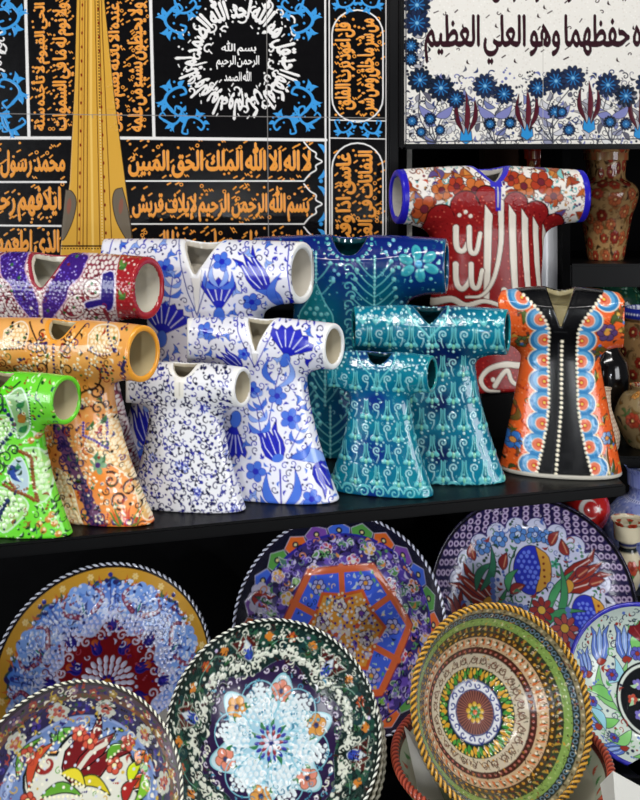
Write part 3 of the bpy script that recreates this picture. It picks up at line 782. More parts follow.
def paint_green(ch, cx, by, sc):
    G, W, OL = '#52cf1a', '#d8f2c4', '#17421c'; R = ch.rnd = random.Random(9)
    ch.tint(lambda X, Y: hx('#5ad41e') + 0 * (X + Y)[..., None] + (hx('#86dd4a') - hx('#5ad41e')) * (.5 + .5 * np.sin(X * .07 + 1) * np.sin(Y * .06))[..., None] * .6)
    def field(P, c=W, under='#9bd870', sp=5.2, r=2.1):
        P = curve(P + P[:1], 4); ch.poly(P, under, 0, '#c9e8c4', 1.6)
        A = np.array(P); ins = lambda x, y: ch.sd(A, np.array([[x]]), np.array([[y]]))[0, 0] < -1
        ch.beadfill(ins, (A[:, 0].min(), A[:, 0].max(), A[:, 1].min(), A[:, 1].max()), sp, r, c, .0007)
    field([(0, 412), (14, 412), (16, 424), (10, 438), (0, 446), (-20, 430)])
    field([(30, 444), (44, 446), (54, 466), (54, 488), (46, 494), (40, 474)], sp=6.2, r=2.5)
    field([(6, 482), (22, 486), (34, 498), (26, 512), (10, 524), (2, 508)], sp=6, r=2.5)
    ch.poly(curve([(14, 392), (28, 384), (36, 400), (34, 424), (24, 432), (20, 410), (14, 392)], 4), '#8ab878', 0, '#d4ecd8', 1.5)
    for y, c in ((398, '#2a7a3c'), (410, '#9c6a2c'), (414, '#a8742c'), (424, '#2a7a3c')): ch.leaf(24, y + 3, 33, y - 4, 7, .1, c, .0005)
    ch.beads(curve([(12, 405), (18, 414), (20, 424), (10, 436), (2, 446)]), 5.6, 2.4, '#22305c', .0007)
    for x, y, r in ((12, 452, 9), (20, 445, 6), (4, 462, 7), (-6, 440, 8), (4, 396, 8), (-4, 408, 7)): ch.spiral(x, y, r, R.uniform(0, 6), OL, 2, .0005, 1.3); 
    ch.stroke(curve([(0, 398), (8, 390), (10, 402), (4, 410)]), 2.4, OL, .0005); ch.stroke(curve([(10, 382), (18, 384), (26, 378)]), 1.8, OL, .0005)
    ch.poly(curve([(14, 462), (26, 452), (34, 470), (32, 486), (20, 478), (14, 462)], 4), '#b6cfd8', 0, '#d4ecd8', 1)
    ch.leaf(13, 468, 26, 464, 9, -.2, '#20306c', .0006); ch.leaf(18, 460, 28, 476, 6, .2, '#27489a', .0006); ch.leaf(22, 458, 28, 462, 6, .2, '#2a7a4c', .0006)
    for P in ([(26, 446), (36, 452), (38, 466), (40, 480), (44, 494)], [(10, 478), (20, 484), (32, 488), (42, 494)], [(14, 474), (22, 482)]):
        ch.beads(curve(P), 3.4, 2.0, '#86491c', .0007)
    ch.beads(curve([(14, 494), (8, 504), (4, 514), (0, 520)]), 4.6, 2.7, '#1d2a58', .0007)
    for x, y in ((58, 500), (62, 494), (66, 500), (60, 506), (40, 520), (28, 526), (34, 518), (24, 534), (46, 528), (36, 530), (18, 530)): ch.leaf(x - 2, y + 3, x + 3, y - 3, 3.2, .2, '#123c1a', .0004)
    for x, y in ((46, 516), (54, 512), (60, 516), (50, 522), (57, 508), (64, 526), (42, 432), (36, 436)): ch.disc(x, y, 3.2, '#c88a3a', .0006); ch.disc(x + 1, y - 1, 1.2, '#e8e0b0', .0006)
    ch.beads(curve([(34, 384), (38, 398), (37, 416)]), 3, 1, '#1c401c', .0004)
    ch.scatter((-20, 78, 372, 536), 130, 5.5, lambda x, y: ch.disc(x, y, R.uniform(.7, 1.3), R.choice(('#f2e6a8', '#e6f8d4', '#1c5a24', '#e6f8d4')), .0005), lambda x, y: is_bg(ch, x, y, '#5ad41e', .25))
    ch.stroke([(48, 374), (44, 390), (52, 400)], 1.6, '#2c8a1e', .0003)
    ch.lace((-20, 78, 375, 530), 200, 5.5, 6, ('#123c16', '#123c16', '#dff4cc', '#1c2c58', '#8c5a20'), seed=5)
TL = '#63bcc0'
def teal_base(ch, cx, y0, y1, a='#06788c', b='#072c78', band=None):
    def t(X, Y):
        u = np.exp(-((X - cx) / 26.) ** 2) * (.65 + .35 * np.sin(Y * .13)) + .35 * np.exp(-((Y - band) / 14.) ** 2) if band else np.exp(-((X - cx) / 26.) ** 2) * (.6 + .4 * np.sin(Y * .13))
        u = np.clip(u + .16 * np.sin(X * .21 + Y * .05) * np.sin(Y * .17), 0, 1)[..., None]
        return hx(a) * (1 - u) + hx(b) * u
    ch.tint(t)
def lyre(ch, x, y, s, c=TL):
    for g in (-1, 1):
        ch.stroke(curve([(x + g * 1.6 * s, y - 10 * s), (x + g * 1.7 * s, y - 2 * s), (x + g * 3.6 * s, y + 5 * s)]), .9 * s, c, .0006)
        ch.ell(x + g * 3.6 * s, y + 6.5 * s, 2.6 * s, 2.0 * s, .8 * g, c, .0011)
    ch.stroke([(x, y - 9 * s), (x, y + 3 * s)], .7 * s, c, .0005)
    ch.ell(x, y + 7.5 * s, 1.3 * s, 2.4 * s, 0, '#7cc6a8', .001); ch.disc(x, y + 12 * s, 1.1 * s, '#a8dcdc', .0009)
def six(ch, x, y, s, c='#9fd4d8', d=1):
    P = []
    for i in range(15):
        t = i / 14; a = 1.2 + d * t * 8.2; q = 4.6 * s * (1 - .86 * t); P.append((x + q * math.cos(a) * d, y - 3 * s + q * math.sin(a)))
    ch.stroke(P, 1.15 * s, c, .0007); ch.stroke(curve([P[0], (x + 1.5 * s * d, y + 5 * s), (x - .5 * s * d, y + 10 * s)]), 1.2 * s, c, .0006, .7 * s)
def teal_rows(ch, cx, rows, step, s, x0, x1):
    for k, y in enumerate(rows):
        x = cx - int((cx - x0) / step) * step + (step / 2 if k % 2 else 0)
        while x < x1:
            lyre(ch, x, y, s * 1.08); ch.ell(x, y + 1, 1.2 * s, 9 * s, 0, '#064a58'); lyre(ch, x, y, s * 1.08); six(ch, x + step / 2, y - 1, s, d=1 if x < cx else -1)
            ch.disc(x + step * .3, y + 11 * s, .8, '#a8dcdc', .0008); ch.disc(x - step * .3, y - 9 * s, .7, '#a8dcdc', .0008)
            x += step
def teal_wave(ch, y, x0, x1, step):
    x = x0
    while x < x1:
        ch.spiral(x, y, step * .42, PI, TL, 1.5, .0008, 1.4, 1); ch.stroke(curve([(x - step * .42, y), (x - step * .2, y - step * .4), (x + step * .3, y - step * .36), (x + step * .58, y)]), 1.3, TL, .0007); x += step
def paint_teal_small(ch, cx, by, sc):
    teal_base(ch, 372, 351, 496)
    teal_rows(ch, 376, (379, 407, 428, 450, 471), 21, .92, 316, 440); teal_wave(ch, 487, 318, 440, 15)
    R = ch.rnd
    ch.scatter((322, 438, 351, 368), 90, 3, lambda x, y: ch.disc(x, y, 1, '#a8dcdc', .0008))
    for g in (-1, 1): ch.stroke(curve([(376 + g * 20, 350), (376 + g * 15, 362), (376 + g * 5, 374), (376, 388)]), 1.2, TL, .0006)
    ch.lace((316, 440, 372, 482), 240, 4, 2.6, ('#6ab8bc', '#8fd0d0', '#4aa0a8'), seed=7, h=.0006)
def paint_teal_medium(ch, cx, by, sc):
    teal_base(ch, 438, 305, 487, '#067892', '#061e50', 352)
    teal_rows(ch, 430, (335, 363, 389, 415, 441, 465), 20.5, 1.0, 345, 520); teal_wave(ch, 481, 345, 520, 15)
    ch.scatter((352, 508, 306, 323), 110, 3.2, lambda x, y: ch.disc(x, y, 1.1, '#a8dcdc', .0009))
    for x in range(362, 506, 13): ch.leaf(x, 322, x - 4, 315, 2.4, 0, TL, .0007); ch.leaf(x, 322, x + 4, 315, 2.4, 0, TL, .0007); ch.leaf(x, 323, x, 314, 2.2, 0, TL, .0007)
    ch.beads([(426, 334), (426, 362)], 3.6, 1.3, '#8fd0d0', .0009)
    for g in (-1, 1): ch.stroke(curve([(427 + g * 21, 304), (427 + g * 15, 318), (427 + g * 4, 330), (427, 336)]), 2, TL, .0006)
    ch.lace((350, 515, 326, 476), 300, 4, 2.6, ('#6ab8bc', '#8fd0d0', '#4aa0a8'), seed=8, h=.0006)
def paint_teal_large(ch, cx, by, sc):
    def t(X, Y):
        a = np.clip((Y - 255) / 45, 0, 1); u = np.clip(a * (.75 + .25 * np.sin(X * .12)) + .25 * np.sin(X * .07) * np.sin(Y * .05), 0, 1)[..., None]
        return hx('#0a2274') * (1 - u) + hx('#085a70') * u
    ch.tint(t)
    for k in range(6):
        a = k * PI / 3 + .4; ch.ell(415 + 13 * math.cos(a), 261 + 11 * math.sin(a), 7, 4.6, a, '#3fa8b4', .0016); ch.ell(415 + 13 * math.cos(a), 261 + 11 * math.sin(a), 4, 2.2, a, '#2b93a6', .0016)
        ch.disc(415 + 19 * math.cos(a + .5), 262 + 17 * math.sin(a + .5), 1.7, '#6cc', .001)
    ch.disc(415, 261, 3.6, '#4aa6d8', .0016)
    def spray(x, y, h, n=4):
        ch.stroke([(x, y), (x, y - h)], 1.4, TL, .0007); ch.beads([(x, y), (x, y - h)], 4, 1.1, '#8fd6d6', .0009)
        for g in (-1, 1):
            for k in range(n):
                t = .15 + .7 * k / n; r = h * .34 * (1.05 - .45 * t); yy = y - h * t
                ch.stroke(curve([(x, yy + 4), (x + g * r * .5, yy - 3), (x + g * r, yy - 13)]), 1.1, TL, .0006); ch.disc(x + g * r, yy - 14, 2.1, '#74c6c8', .0011)
    spray(373, 318, 64, 5); spray(316, 300, 50, 2); spray(330, 470, 70, 6); spray(300, 440, 60, 5); spray(362, 420, 66, 5); spray(325, 400, 40, 3); spray(400, 400, 50, 4)
    ch.poly(curve([(316, 282), (324, 300), (332, 314), (330, 330), (316, 340), (302, 330), (300, 314), (308, 300), (316, 282)], 4), '#0f7480', .0004, TL, 1.2)
    ch.beadfill(lambda x, y: (x - 316) ** 2 + (y - 316) ** 2 < 150, (300, 332, 300, 332), 7, 2, '#74c6c8', .001)
    for k in range(16): ch.spiral(349 + (2 if k % 2 else -2), 266 + k * 9, 5.4, PI * (k % 2), TL, 1.4, .0007, .9, 1 if k % 2 else -1)
    for k in range(14): a = PI * k / 13; ch.disc(349 + 22 * math.cos(a), 238 + 20 * math.sin(a), 1.5, '#58b4bc', .001)
    for x, y in ((388, 243), (393, 250), (392, 239), (384, 250), (398, 246), (334, 268), (338, 272), (333, 276), (440, 290), (400, 300)): ch.disc(x, y, 1.7, '#7cc8e0', .001)
    ch.scatter((260, 450, 236, 490), 170, 8, lambda x, y: ch.disc(x, y, ch.rnd.uniform(.7, 1.3), '#6ac0c4', .0009))
    teal_rows(ch, 420, (440, 465), 20, 1, 390, 450)
    ch.lace((255, 452, 238, 490), 520, 5, 3.4, ('#4aa8b4', '#2b8aa0', '#7cc8d0', '#0c5a78'), seed=12, h=.0007)
def paint_red(ch, cx, by, sc):
    bg, RED, WH, OUT = '#e8e2da', '#8e1a1c', '#e8e0d2', '#3c0f10'; R = ch.rnd = random.Random(21)
    ch.rgb[:] = hx(bg)
    def curl(x, y, s):
        c = R.choice(('#a4542a', '#b8602c', '#8c3a24', '#b4703a'))
        a = R.uniform(0, 6.28); ch.leaf(x, y, x + 15 * s * math.cos(a), y + 15 * s * math.sin(a), 7 * s, .35, c, .0003, '#4c2a20', .6)
        ch.leaf(x, y, x + 11 * s * math.cos(a + 1), y + 11 * s * math.sin(a + 1), 5 * s, -.3, R.choice(('#7ec0bc', '#c8803c', '#5a4a80', '#9a3a26')), .0003, '#4c2a20', .5)
    ch.scatter((388, 590, 166, 232), 46, 11, lambda x, y: curl(x, y, 1))
    for x, y, r in ((437, 190, 10), (452, 186, 9), (420, 208, 13), (470, 190, 12), (520, 186, 11), (538, 182, 11), (550, 196, 10), (508, 178, 8)):
        ch.rosette(x, y, r, 5, R.choice(('#b0502a', '#a63a24', '#c06a34')), '#6a2430', '#42201a', .7, R.random(), pw=.4)
    ch.scatter((388, 590, 168, 225), 70, 6, lambda x, y: ch.disc(x, y, 1.4, R.choice(('#7a2a3c', '#6ab4b4', '#b88a4a'))), lambda x, y: is_bg(ch, x, y, bg, .1))
    ch.scatter((388, 590, 168, 232), 60, 6, lambda x, y: ch.spiral(x, y, 3.5, R.uniform(0, 6), '#6a4a38', .8, turns=.8), lambda x, y: is_bg(ch, x, y, bg, .1))
    ch.disc(0, 0, .1, bg)
    ch.lace((388, 592, 166, 232), 240, 5, 6, ('#6a2a20', '#3a1a1a', '#a85a2c', '#5aa8a8', '#b84a30', '#4a3a70'), lambda x, y: is_bg(ch, x, y, bg, .2), seed=6)
    # scalloped red field
    P = []
    for x, y, r in ((437, 218, 14), (461, 206, 15), (481, 197, 11), (511, 204, 12), (532, 214, 13), (552, 226, 12)):
        for k in range(9): a = PI + PI * k / 8; P.append((x + r * math.cos(a), y + r * math.sin(a)))
    P = P + [(575, 250), (590, 400), (390, 400), (415, 240)]
    ch.poly(P, RED, 0, OUT, 1.4)
    ch.scatter((400, 580, 195, 395), 900, 2.4, lambda x, y: ch.disc(x, y, R.uniform(.6, 1.0), R.choice(('#c23a30', '#6c1012', '#d86a58')), .0003), lambda x, y: is_bg(ch, x, y, RED, .05))
    S = lambda P, a, b=None, n=5: ch.stroke(curve(P, n), a, WH, .0005, b, '#571010', .8)
    def alif(x, y0, y1, w=6.5, lean=6):
        ch.poly([(x - w * .55, y0 - 8), (x + w * .55, y0 + 2), (x + w * .5 + lean * .4, (y0 + y1) / 2), (x + w * .35 + lean, y1), (x - w * .35 + lean, y1), (x - w * .5 + lean * .4, (y0 + y1) / 2)], WH, .0005, '#571010', .8)
    alif(484, 212, 300, 7, -2); alif(508, 212, 310, 7, 5); alif(521, 216, 306, 6.5, 6); alif(533, 224, 300, 6, 7); alif(544, 232, 300, 5.5, 8)
    S([(496, 202), (497, 240), (490, 275), (478, 292), (462, 294)], 6, 2)
    S([(452, 226), (453, 245), (459, 249), (464, 240), (465, 226)], 5.5, 4); S([(465, 226), (466, 248), (472, 250), (476, 232)], 5, 4)
    S([(452, 262), (453, 280), (459, 286), (466, 276), (467, 262)], 5.5, 4); S([(467, 262), (468, 282), (474, 284), (478, 268)], 5, 4)
    S([(430, 300), (448, 296), (462, 302), (480, 298), (500, 304)], 7, 3); S([(428, 318), (450, 306), (474, 312), (500, 312)], 6, 3); S([(500, 288), (512, 300), (530, 302), (548, 296)], 6, 2)
    for x, y in ((455, 214), (461, 211), (466, 215)): ch.disc(x, y, 2, WH, .0005)
    ch.poly([(489, 168), (497, 168), (496, 210), (491, 210)], '#2f2ab0', .0005); ch.stroke([(493, 180), (493, 206)], 1.2, '#c9c4bc')
    # large letter low on the skirt
    S([(516, 362), (500, 360), (484, 364), (476, 374), (482, 384), (494, 386)], 6, 3); S([(490, 380), (497, 370), (503, 366), (507, 376), (514, 380), (524, 374)], 5, 3); S([(420, 350), (440, 362), (470, 352)], 6, 3); ch.disc(488, 374, 2.2, WH, .0005)
    S([(410, 380), (440, 384), (460, 374)], 6, 3)
def paint_orange_black(ch, cx, by, sc):
    O, BL = '#ee6426', '#08080a'; R = ch.rnd = random.Random(31); X0 = 558
    ch.rgb[:] = hx(O)
    ch.scatter((490, 630, 286, 484), 1500, 1.8, lambda x, y: ch.disc(x, y, R.uniform(.5, .9), R.choice(('#f8854c', '#d8481a', '#fa9a68', '#c84014')), .0003))
    for x, y, r, c in ((598, 328, 9, '#5e4478'), (512, 438, 9, '#3a78c8'), (588, 352, 6, '#4a4a5a'), (520, 340, 6, '#5a6a3a'), (582, 420, 6, '#c8a8b8'), (600, 432, 6, '#7a9ac8'), (508, 395, 5, '#586a34')):
        ch.rosette(x, y, r, 6, c, '#e89a4a', '#2e2018', .6, pw=.4, h=.0004)
    for x, y, x1, y1, b in ((600, 318, 606, 300, .2), (602, 320, 612, 308, -.2), (594, 342, 604, 346, .3), (508, 420, 516, 404, .3), (512, 372, 518, 356, .2), (588, 470, 580, 430, .15), (604, 470, 600, 440, -.1), (596, 470, 606, 452, .2), (584, 380, 590, 366, .2), (520, 322, 514, 304, .2), (604, 372, 596, 360, .2), (578, 398, 588, 404, .2)):
        ch.leaf(x, y, x1, y1, 5, b, R.choice(('#5c6a2c', '#7a5a24', '#4a5a2a')), .0004, '#2e2018', .5)
    for k in range(26):
        x, y = R.choice(((R.uniform(502, 530), R.uniform(300, 470)), (R.uniform(584, 618), R.uniform(300, 470)))); a = R.uniform(0, 6.28)
        ch.leaf(x, y, x + 9 * math.cos(a), y + 9 * math.sin(a), 3.4, .25, R.choice(('#5c5a24', '#7a4a20', '#3e4a26', '#8a6a2c')), .0004, '#2e2018', .4); ch.disc(x, y, 1.6, R.choice(('#e0b050', '#4a7ab8', '#7a3a2a')), .0004)
    ch.stroke(curve([(590, 428), (594, 448), (600, 462), (606, 478)]), 1.6, '#d8c070', .0004); ch.stroke(curve([(578, 404), (584, 424), (586, 450)]), 1.4, '#3a3018', .0004)
    ch.lace((492, 530, 296, 476), 60, 7, 7, ('#3a2a14', '#5a5a26', '#d8a848', '#c03c14'), seed=9); ch.lace((584, 624, 290, 476), 60, 7, 7, ('#3a2a14', '#5a5a26', '#d8a848', '#c03c14'), seed=10)
    edge = lambda y: 13.5 + 17 * max(0, (328 - y) / 28) ** 1.5 + max(0, (y - 395) / 88) ** 1.5 * 17
    for g in (-1, 1):
        y = 296; k = 0
        pts = []
        while y < 490: pts.append((X0 + g * (edge(y) + 2), y)); y += 20.5
        for px_, py_ in pts: ch.ell(px_ + g * 4, py_, 12.2, 12, 0, '#f2e6cc')
        for px_, py_ in pts: ch.ell(px_ + g * 4, py_, 11.2, 11, 0, '#3580b8')
        for px_, py_ in pts: ch.ell(px_ + g * 3, py_ - 1, 9, 8.8, 0, '#62a6d4')
        for px_, py_ in pts: ch.ell(px_ + g * 2, py_, 6.6, 6.6, 0, '#e4d4c4'); ch.ell(px_ + g * 2, py_, 5.8, 5.8, 0, '#e67c5e'); ch.ell(px_ + g * 1.4, py_, 2.8, 2.8, 0, '#c8402a'); ch.disc(px_ + g * 2, py_, 1.3, '#e8c850')
    L = [(X0 - edge(y), y) for y in range(282, 492, 6)]; Rr = [(X0 + edge(y), y) for y in range(282, 492, 6)]
    ch.poly(L + Rr[::-1], BL, .0004)
    for P in (L, Rr): ch.beads([(x, y) for x, y in P if y > 290], 4.3, 1.5, '#f4ead0', .0009)
    ch.beads([(X0 - 1, 338), (X0 - 2, 400), (X0 - 10, 486)], 4.6, 1.6, '#f4ead0', .0009)
    ch.stroke(curve([(X0 - 4, 340), (X0 - 5, 400), (X0 - 14, 484)]), 1.2, '#26262a', .0008)
    ch.rgb[int((by - 4.5 - ch.y0) * ch.res):] = hx('#cfcabc'); ch.hgt[int((by - 4.5 - ch.y0) * ch.res):] = 0
# ------------------------------------------------------------------ paint of the two tile panels (chart units: photo pixels at the wall)
GOLD, TW, BLU = '#ea9a40', '#eceae8', '#3f9be0'
def scroll(ch, x, y, s, a, d=1, col=BLU):          # a blue arabesque: a leafy S-scroll
    ca, sa = math.cos(a), math.sin(a); T = lambda u, v: (x + s * (u * ca - d * v * sa), y + s * (u * sa + d * v * ca))
    ch.stroke([T(*p) for p in curve([(-14, -6), (-8, 4), (0, 5), (8, 0), (12, -7), (8, -12), (4, -8)])], 3.4 * s, col, .0004, 2 * s)
    ch.stroke([T(*p) for p in curve([(-14, -6), (-16, -13), (-10, -15), (-9, -10)])], 2.6 * s, col, .0004, 1.6 * s)
    for u, v, U, V, b in ((-4, 5, -12, 13, .3), (2, 5, 4, 15, -.3), (6, 2, 15, 8, .25), (10, -4, 19, -6, .2), (-10, 1, -19, 3, -.2)):
        p, q = T(u, v), T(U, V); ch.leaf(*p, *q, 5 * s, b * d, col, .0004)
    for u, v in ((0, -2), (14, 3), (-14, 9), (16, -12)): ch.disc(*T(u, v), 1.2 * s, col, .0004)
def ticks(ch, bb, n, col, R, s=1.0):               # the vowel marks and dots that fill the gaps between letters
    def f(x, y):
        a = R.choice((-.6, -.5, 2.4)); k = R.random()
        if k < .45: ch.stroke([(x, y), (x + 3.6 * s * math.cos(a), y + 3.6 * s * math.sin(a))], 1.5 * s, col, .0004)
        elif k < .75: ch.disc(x, y, 1.25 * s, col, .0004)
        elif k < .9: ch.stroke([(x - 2 * s, y - 1.2 * s), (x - .6 * s, y + 1 * s), (x + .8 * s, y - .8 * s), (x + 2.2 * s, y + .8 * s)], 1.0 * s, col, .0004)
        else: ch.ring(x, y, 1.5 * s, .9 * s, col, .0004)
    ch.scatter(bb, n, 3.4 * s, f, lambda x, y: is_bg(ch, x, y, '#0b0a0c', .02, 1.6 * s))
def paint_black_panel(ch):
    R = ch.rnd = random.Random(2)
    W = lambda P, w=2.4: ch.stroke(P, w, TW, .0003)
    row = lambda t, x0, x1, y0, y1, col=GOLD, rot=0, wt=2: line_in(ch, lettering(t, 44, wt), x0, x1, y0, y1, col, .0007, rot)
    # columns of turned script on both sides of the minaret
    for x0, x1, a, b in ((31, 51, 'الحي القيوم لا تأخذه سنة', 'الله لا اله الا هو'), (52, 75, 'ولا نوم له ما في السموات', 'من ذا الذي يشفع')):
        row(a, x0, x1, 2, 131, rot=1); row(b, x0, x1, -60, -2, rot=1)
    for x0, x1, a, b in ((107, 126, 'عنده الا باذنه يعلم ما بين', 'ايديهم وما خلفهم'), (127, 148, 'ولا يحيطون بشيء من علمه', 'الا بما شاء وسع')):
        row(a, x0, x1, 2, 132, rot=1); row(b, x0, x1, -60, -2, rot=1)
    ticks(ch, (32, 74, -58, 132), 90, GOLD, R, .9); ticks(ch, (106, 149, -58, 132), 90, GOLD, R, .9)
    # rows
    row('لا اله الا الله الملك الحق المبين', 128, 312, 141, 179); row('محمد رسول الله صادق', -55, 66, 141, 179)
    row('بسم الله الرحمن الرحيم لإيلاف قريش', 132, 310, 185, 223); row('ايلافهم رحلة الشتاء', -55, 62, 185, 223)
    row('والصيف فليعبدوا رب هذا البيت', 136, 310, 229, 266); row('الذي اطعمهم من جوع', -55, 60, 229, 266)
    for y0, y1 in ((140, 180), (184, 223), (228, 266)):
        ticks(ch, (126, 314, y0, y1), 60, GOLD, R, 1); ticks(ch, (-58, 64, y0, y1), 40, GOLD, R, 1)
    # right column: ovals of turned script
    row('قل اعوذ برب الفلق', 334, 357, 22, 110, rot=1); row('من شر ما خلق ومن شر', 356, 381, 18, 112, rot=1); row('غاسق اذا وقب', 335, 357, 152, 250, rot=1); row('النفاثات في العقد', 357, 381, 150, 250, rot=1)
    ticks(ch, (334, 382, 16, 116), 50, GOLD, R, 1); ticks(ch, (334, 382, 150, 240), 50, GOLD, R, 1)
    P = [(332, 34)] + [(357.5 - 25.5 * math.cos(k * PI / 12), 34 - 24 * math.sin(k * PI / 12)) for k in range(13)] + [(383, 98)] + [(357.5 + 25.5 * math.cos(k * PI / 12), 98 + 24 * math.sin(k * PI / 12)) for k in range(13)] + [(332, 34)]
    W(P, 1.4)
    P = [(332, 262), (332, 168)] + [(357.5 - 25.5 * math.cos(k * PI / 12), 168 - 25 * math.sin(k * PI / 12)) for k in range(13)] + [(383, 262)]
    W(P, 1.4)
    W([(325, -60), (326, 300)], 1.8); W([(329, -60), (330, 300)], 1.2); W([(386, -60), (386, 300)], 1)
    W([(330, 120), (386, 121)], 1.0); W([(330, 138), (386, 139)], 1.0)
    scroll(ch, 345, 129, .62, 0, 1); scroll(ch, 371, 130, .62, PI, -1); scroll(ch, 345, 4, .7, .2, 1); scroll(ch, 371, 4, .7, PI - .2, -1)
    # ruled white lines
    W([(24, -60), (29, 136)], 3); W([(149, -60), (154, 137)], 3); W([(-60, 138), (72, 138)], 3); W([(119, 138), (326, 140)], 3)
    W([(-60, 182), (66, 182)], 1.8); W([(-60, 225), (62, 226)], 1.8)
    for y0, y1 in ((142, 181), (184, 224), (227, 268)):
        m = (y0 + y1) / 2
        W([(125, y1), (304, y1)] + curve([(304, y1), (310, y1 - 7), (316, y1 - 11), (316, m + 4), (322, m), (316, m - 4), (316, y0 + 11), (310, y0 + 7), (304, y0)]), 1.4)
        ch.leaf(318, y1 - 2, 324, m + 8, 4, .2, BLU, .0004); ch.leaf(318, y0 + 2, 324, m - 8, 4, -.2, BLU, .0004); ch.disc(321, y1, 2, BLU, .0004)
    # round script in the middle square
    cx, cy = 239, 56
    def ringtext(t, r0, r1, a0, a1, col=TW):
        M = lettering(t, 44, 2); Hh, Ww = M.shape
        def fx(X, Y):
            a = np.arctan2(X - cx, -(Y - cy)); a = np.where(a < a0, a + 2 * PI, a); r = np.hypot(X - cx, Y - cy)
            return (a - a0) / (a1 - a0) * Ww, (r1 - r) / (r1 - r0) * Hh
        ch.mask(M, 0, 0, 1, fx, (cx - r1, cx + r1, cy - r1, cy + r1), col, .0006)
    ringtext('قل هو الله احد الله الصمد', 31, 66, -PI / 2, PI / 2); ringtext('لم يلد ولم يولد ولم يكن له كفوا احد', 31, 65, PI / 2, 1.5 * PI)
    row('بسم الله', 221, 257, 40, 56, TW, wt=1); row('الرحمن الرحيم', 216, 260, 55, 70, TW, wt=1); row('الله الصمد', 224, 252, 68, 82, TW, wt=1)
    def rt(x, y):
        r = math.hypot(x - cx, y - cy); return 28 < r < 62 and is_bg(ch, x, y, '#0b0a0c', .02, 1.4)
    ch.scatter((176, 302, -8, 122), 70, 4.4, lambda x, y: ch.stroke([(x, y), (x + R.uniform(-2.5, 2.5), y + 2.4)], 1.1, TW, .0004) if R.random() < .6 else ch.disc(x, y, 1, TW, .0004), rt)
    for k in range(30):
        a = k * 2 * PI / 30; r = R.uniform(30, 64); x, y = cx + r * math.cos(a), cy + r * math.sin(a)
        ch.spiral(x, y, R.uniform(4, 6.5), R.uniform(0, 6), TW, 1.9, .0005, R.uniform(.55, .8), R.choice((1, -1)))
    for x, y, a, d in ((172, 24, 1.2, 1), (306, 24, PI - 1.2, -1), (172, 96, -1.2, -1), (306, 96, PI + 1.2, 1)): scroll(ch, x, y, 1.0, a, d)
    for x, y, a, d in ((186, 9, .1, 1), (292, 9, PI - .1, -1), (194, 121, -.1, -1), (284, 121, PI + .1, 1), (176, 118, -.6, 1), (304, 118, PI + .6, -1)): scroll(ch, x, y, .8, a, d)
    # left square, cut by the frame of the photo
    for x, y, a, d in ((12, 20, PI - 1.2, -1), (13, 88, PI + 1.2, 1)): scroll(ch, x, y, 1.0, a, d)
    for x, y, a, d in ((-4, 118, PI + .1, 1), (8, 124, PI + .6, -1), (-2, 5, PI - .1, -1)): scroll(ch, x, y, .85, a, d)
    for k in range(7): ch.spiral(-3 + R.uniform(-6, 6), 38 + k * 6, 6, R.uniform(0, 6), TW, 1.8, .0005, .8, R.choice((1, -1)))
    # minaret
    ch.poly([(77, -60), (102, -60), (104, 0), (114, 97), (125, 182), (134, 252), (136, 300), (58, 300), (61, 245), (70, 182), (75, 81), (77, 0)], '#d9a540', .0003, '#2a1a0c', .8)
    g = lambda P, w=1.0, c='#6a4416': ch.stroke(P, w, c)
    for P in ([(81, -60), (80, 0), (77, 245)], [(85, -60), (85, 0), (83, 248)], [(88, -60), (88, 0), (87, 248)], [(94, -60), (95, 0), (100, 248)], [(98, -60), (99, 0), (105, 248)], [(101, -60), (102, 20), (112, 248)]): g(P, .9)
    g([(91, -60), (91, 120), (93, 250)], 2.2, '#eec468'); g([(83, -60), (82, 120), (80, 250)], 1.2, '#c48a34')
    for y in range(-58, 246, 3): t = (y + 60) / 306; ch.disc(96.5 + 6 * t, y, .75, '#2c1a0c' if y < 110 or y % 9 == 0 else '#e8cc88')
    for y in range(5, 245, 14):
        ch.ell(82.5 - .014 * y, y, .9, 1.7, 0, '#7a1c10'); ch.ell(98 + .035 * y, y + 4, .9, 1.7, 0, '#7a1c10')
    ch.poly(curve([(66, 190), (72, 192), (76, 202), (72, 222), (62, 240), (64, 210), (66, 190)], 5), '#6f6455', .0002, '#33271c', .8)
    ch.poly(curve([(122, 188), (115, 191), (113, 204), (118, 224), (131, 243), (128, 212), (122, 188)], 5), '#6f6455', .0002, '#33271c', .8)
    for x in (69, 121): ch.ell(x, 206, 2.2, 8, .1, '#8a5a4a')
    g([(61, 246), (134, 246)], 1.6, '#3a2410'); ch.beads([(62, 248.5), (134, 248.5)], 3, .8, '#2c1a0c')
    # tile joints
    for P in ([(-60, 113), (386, 118)], [(-60, -30), (386, -28)], [(266, -60), (269, 300)], [(92, 115), (93, 118)]): ch.stroke(P, .7, '#8a8684')
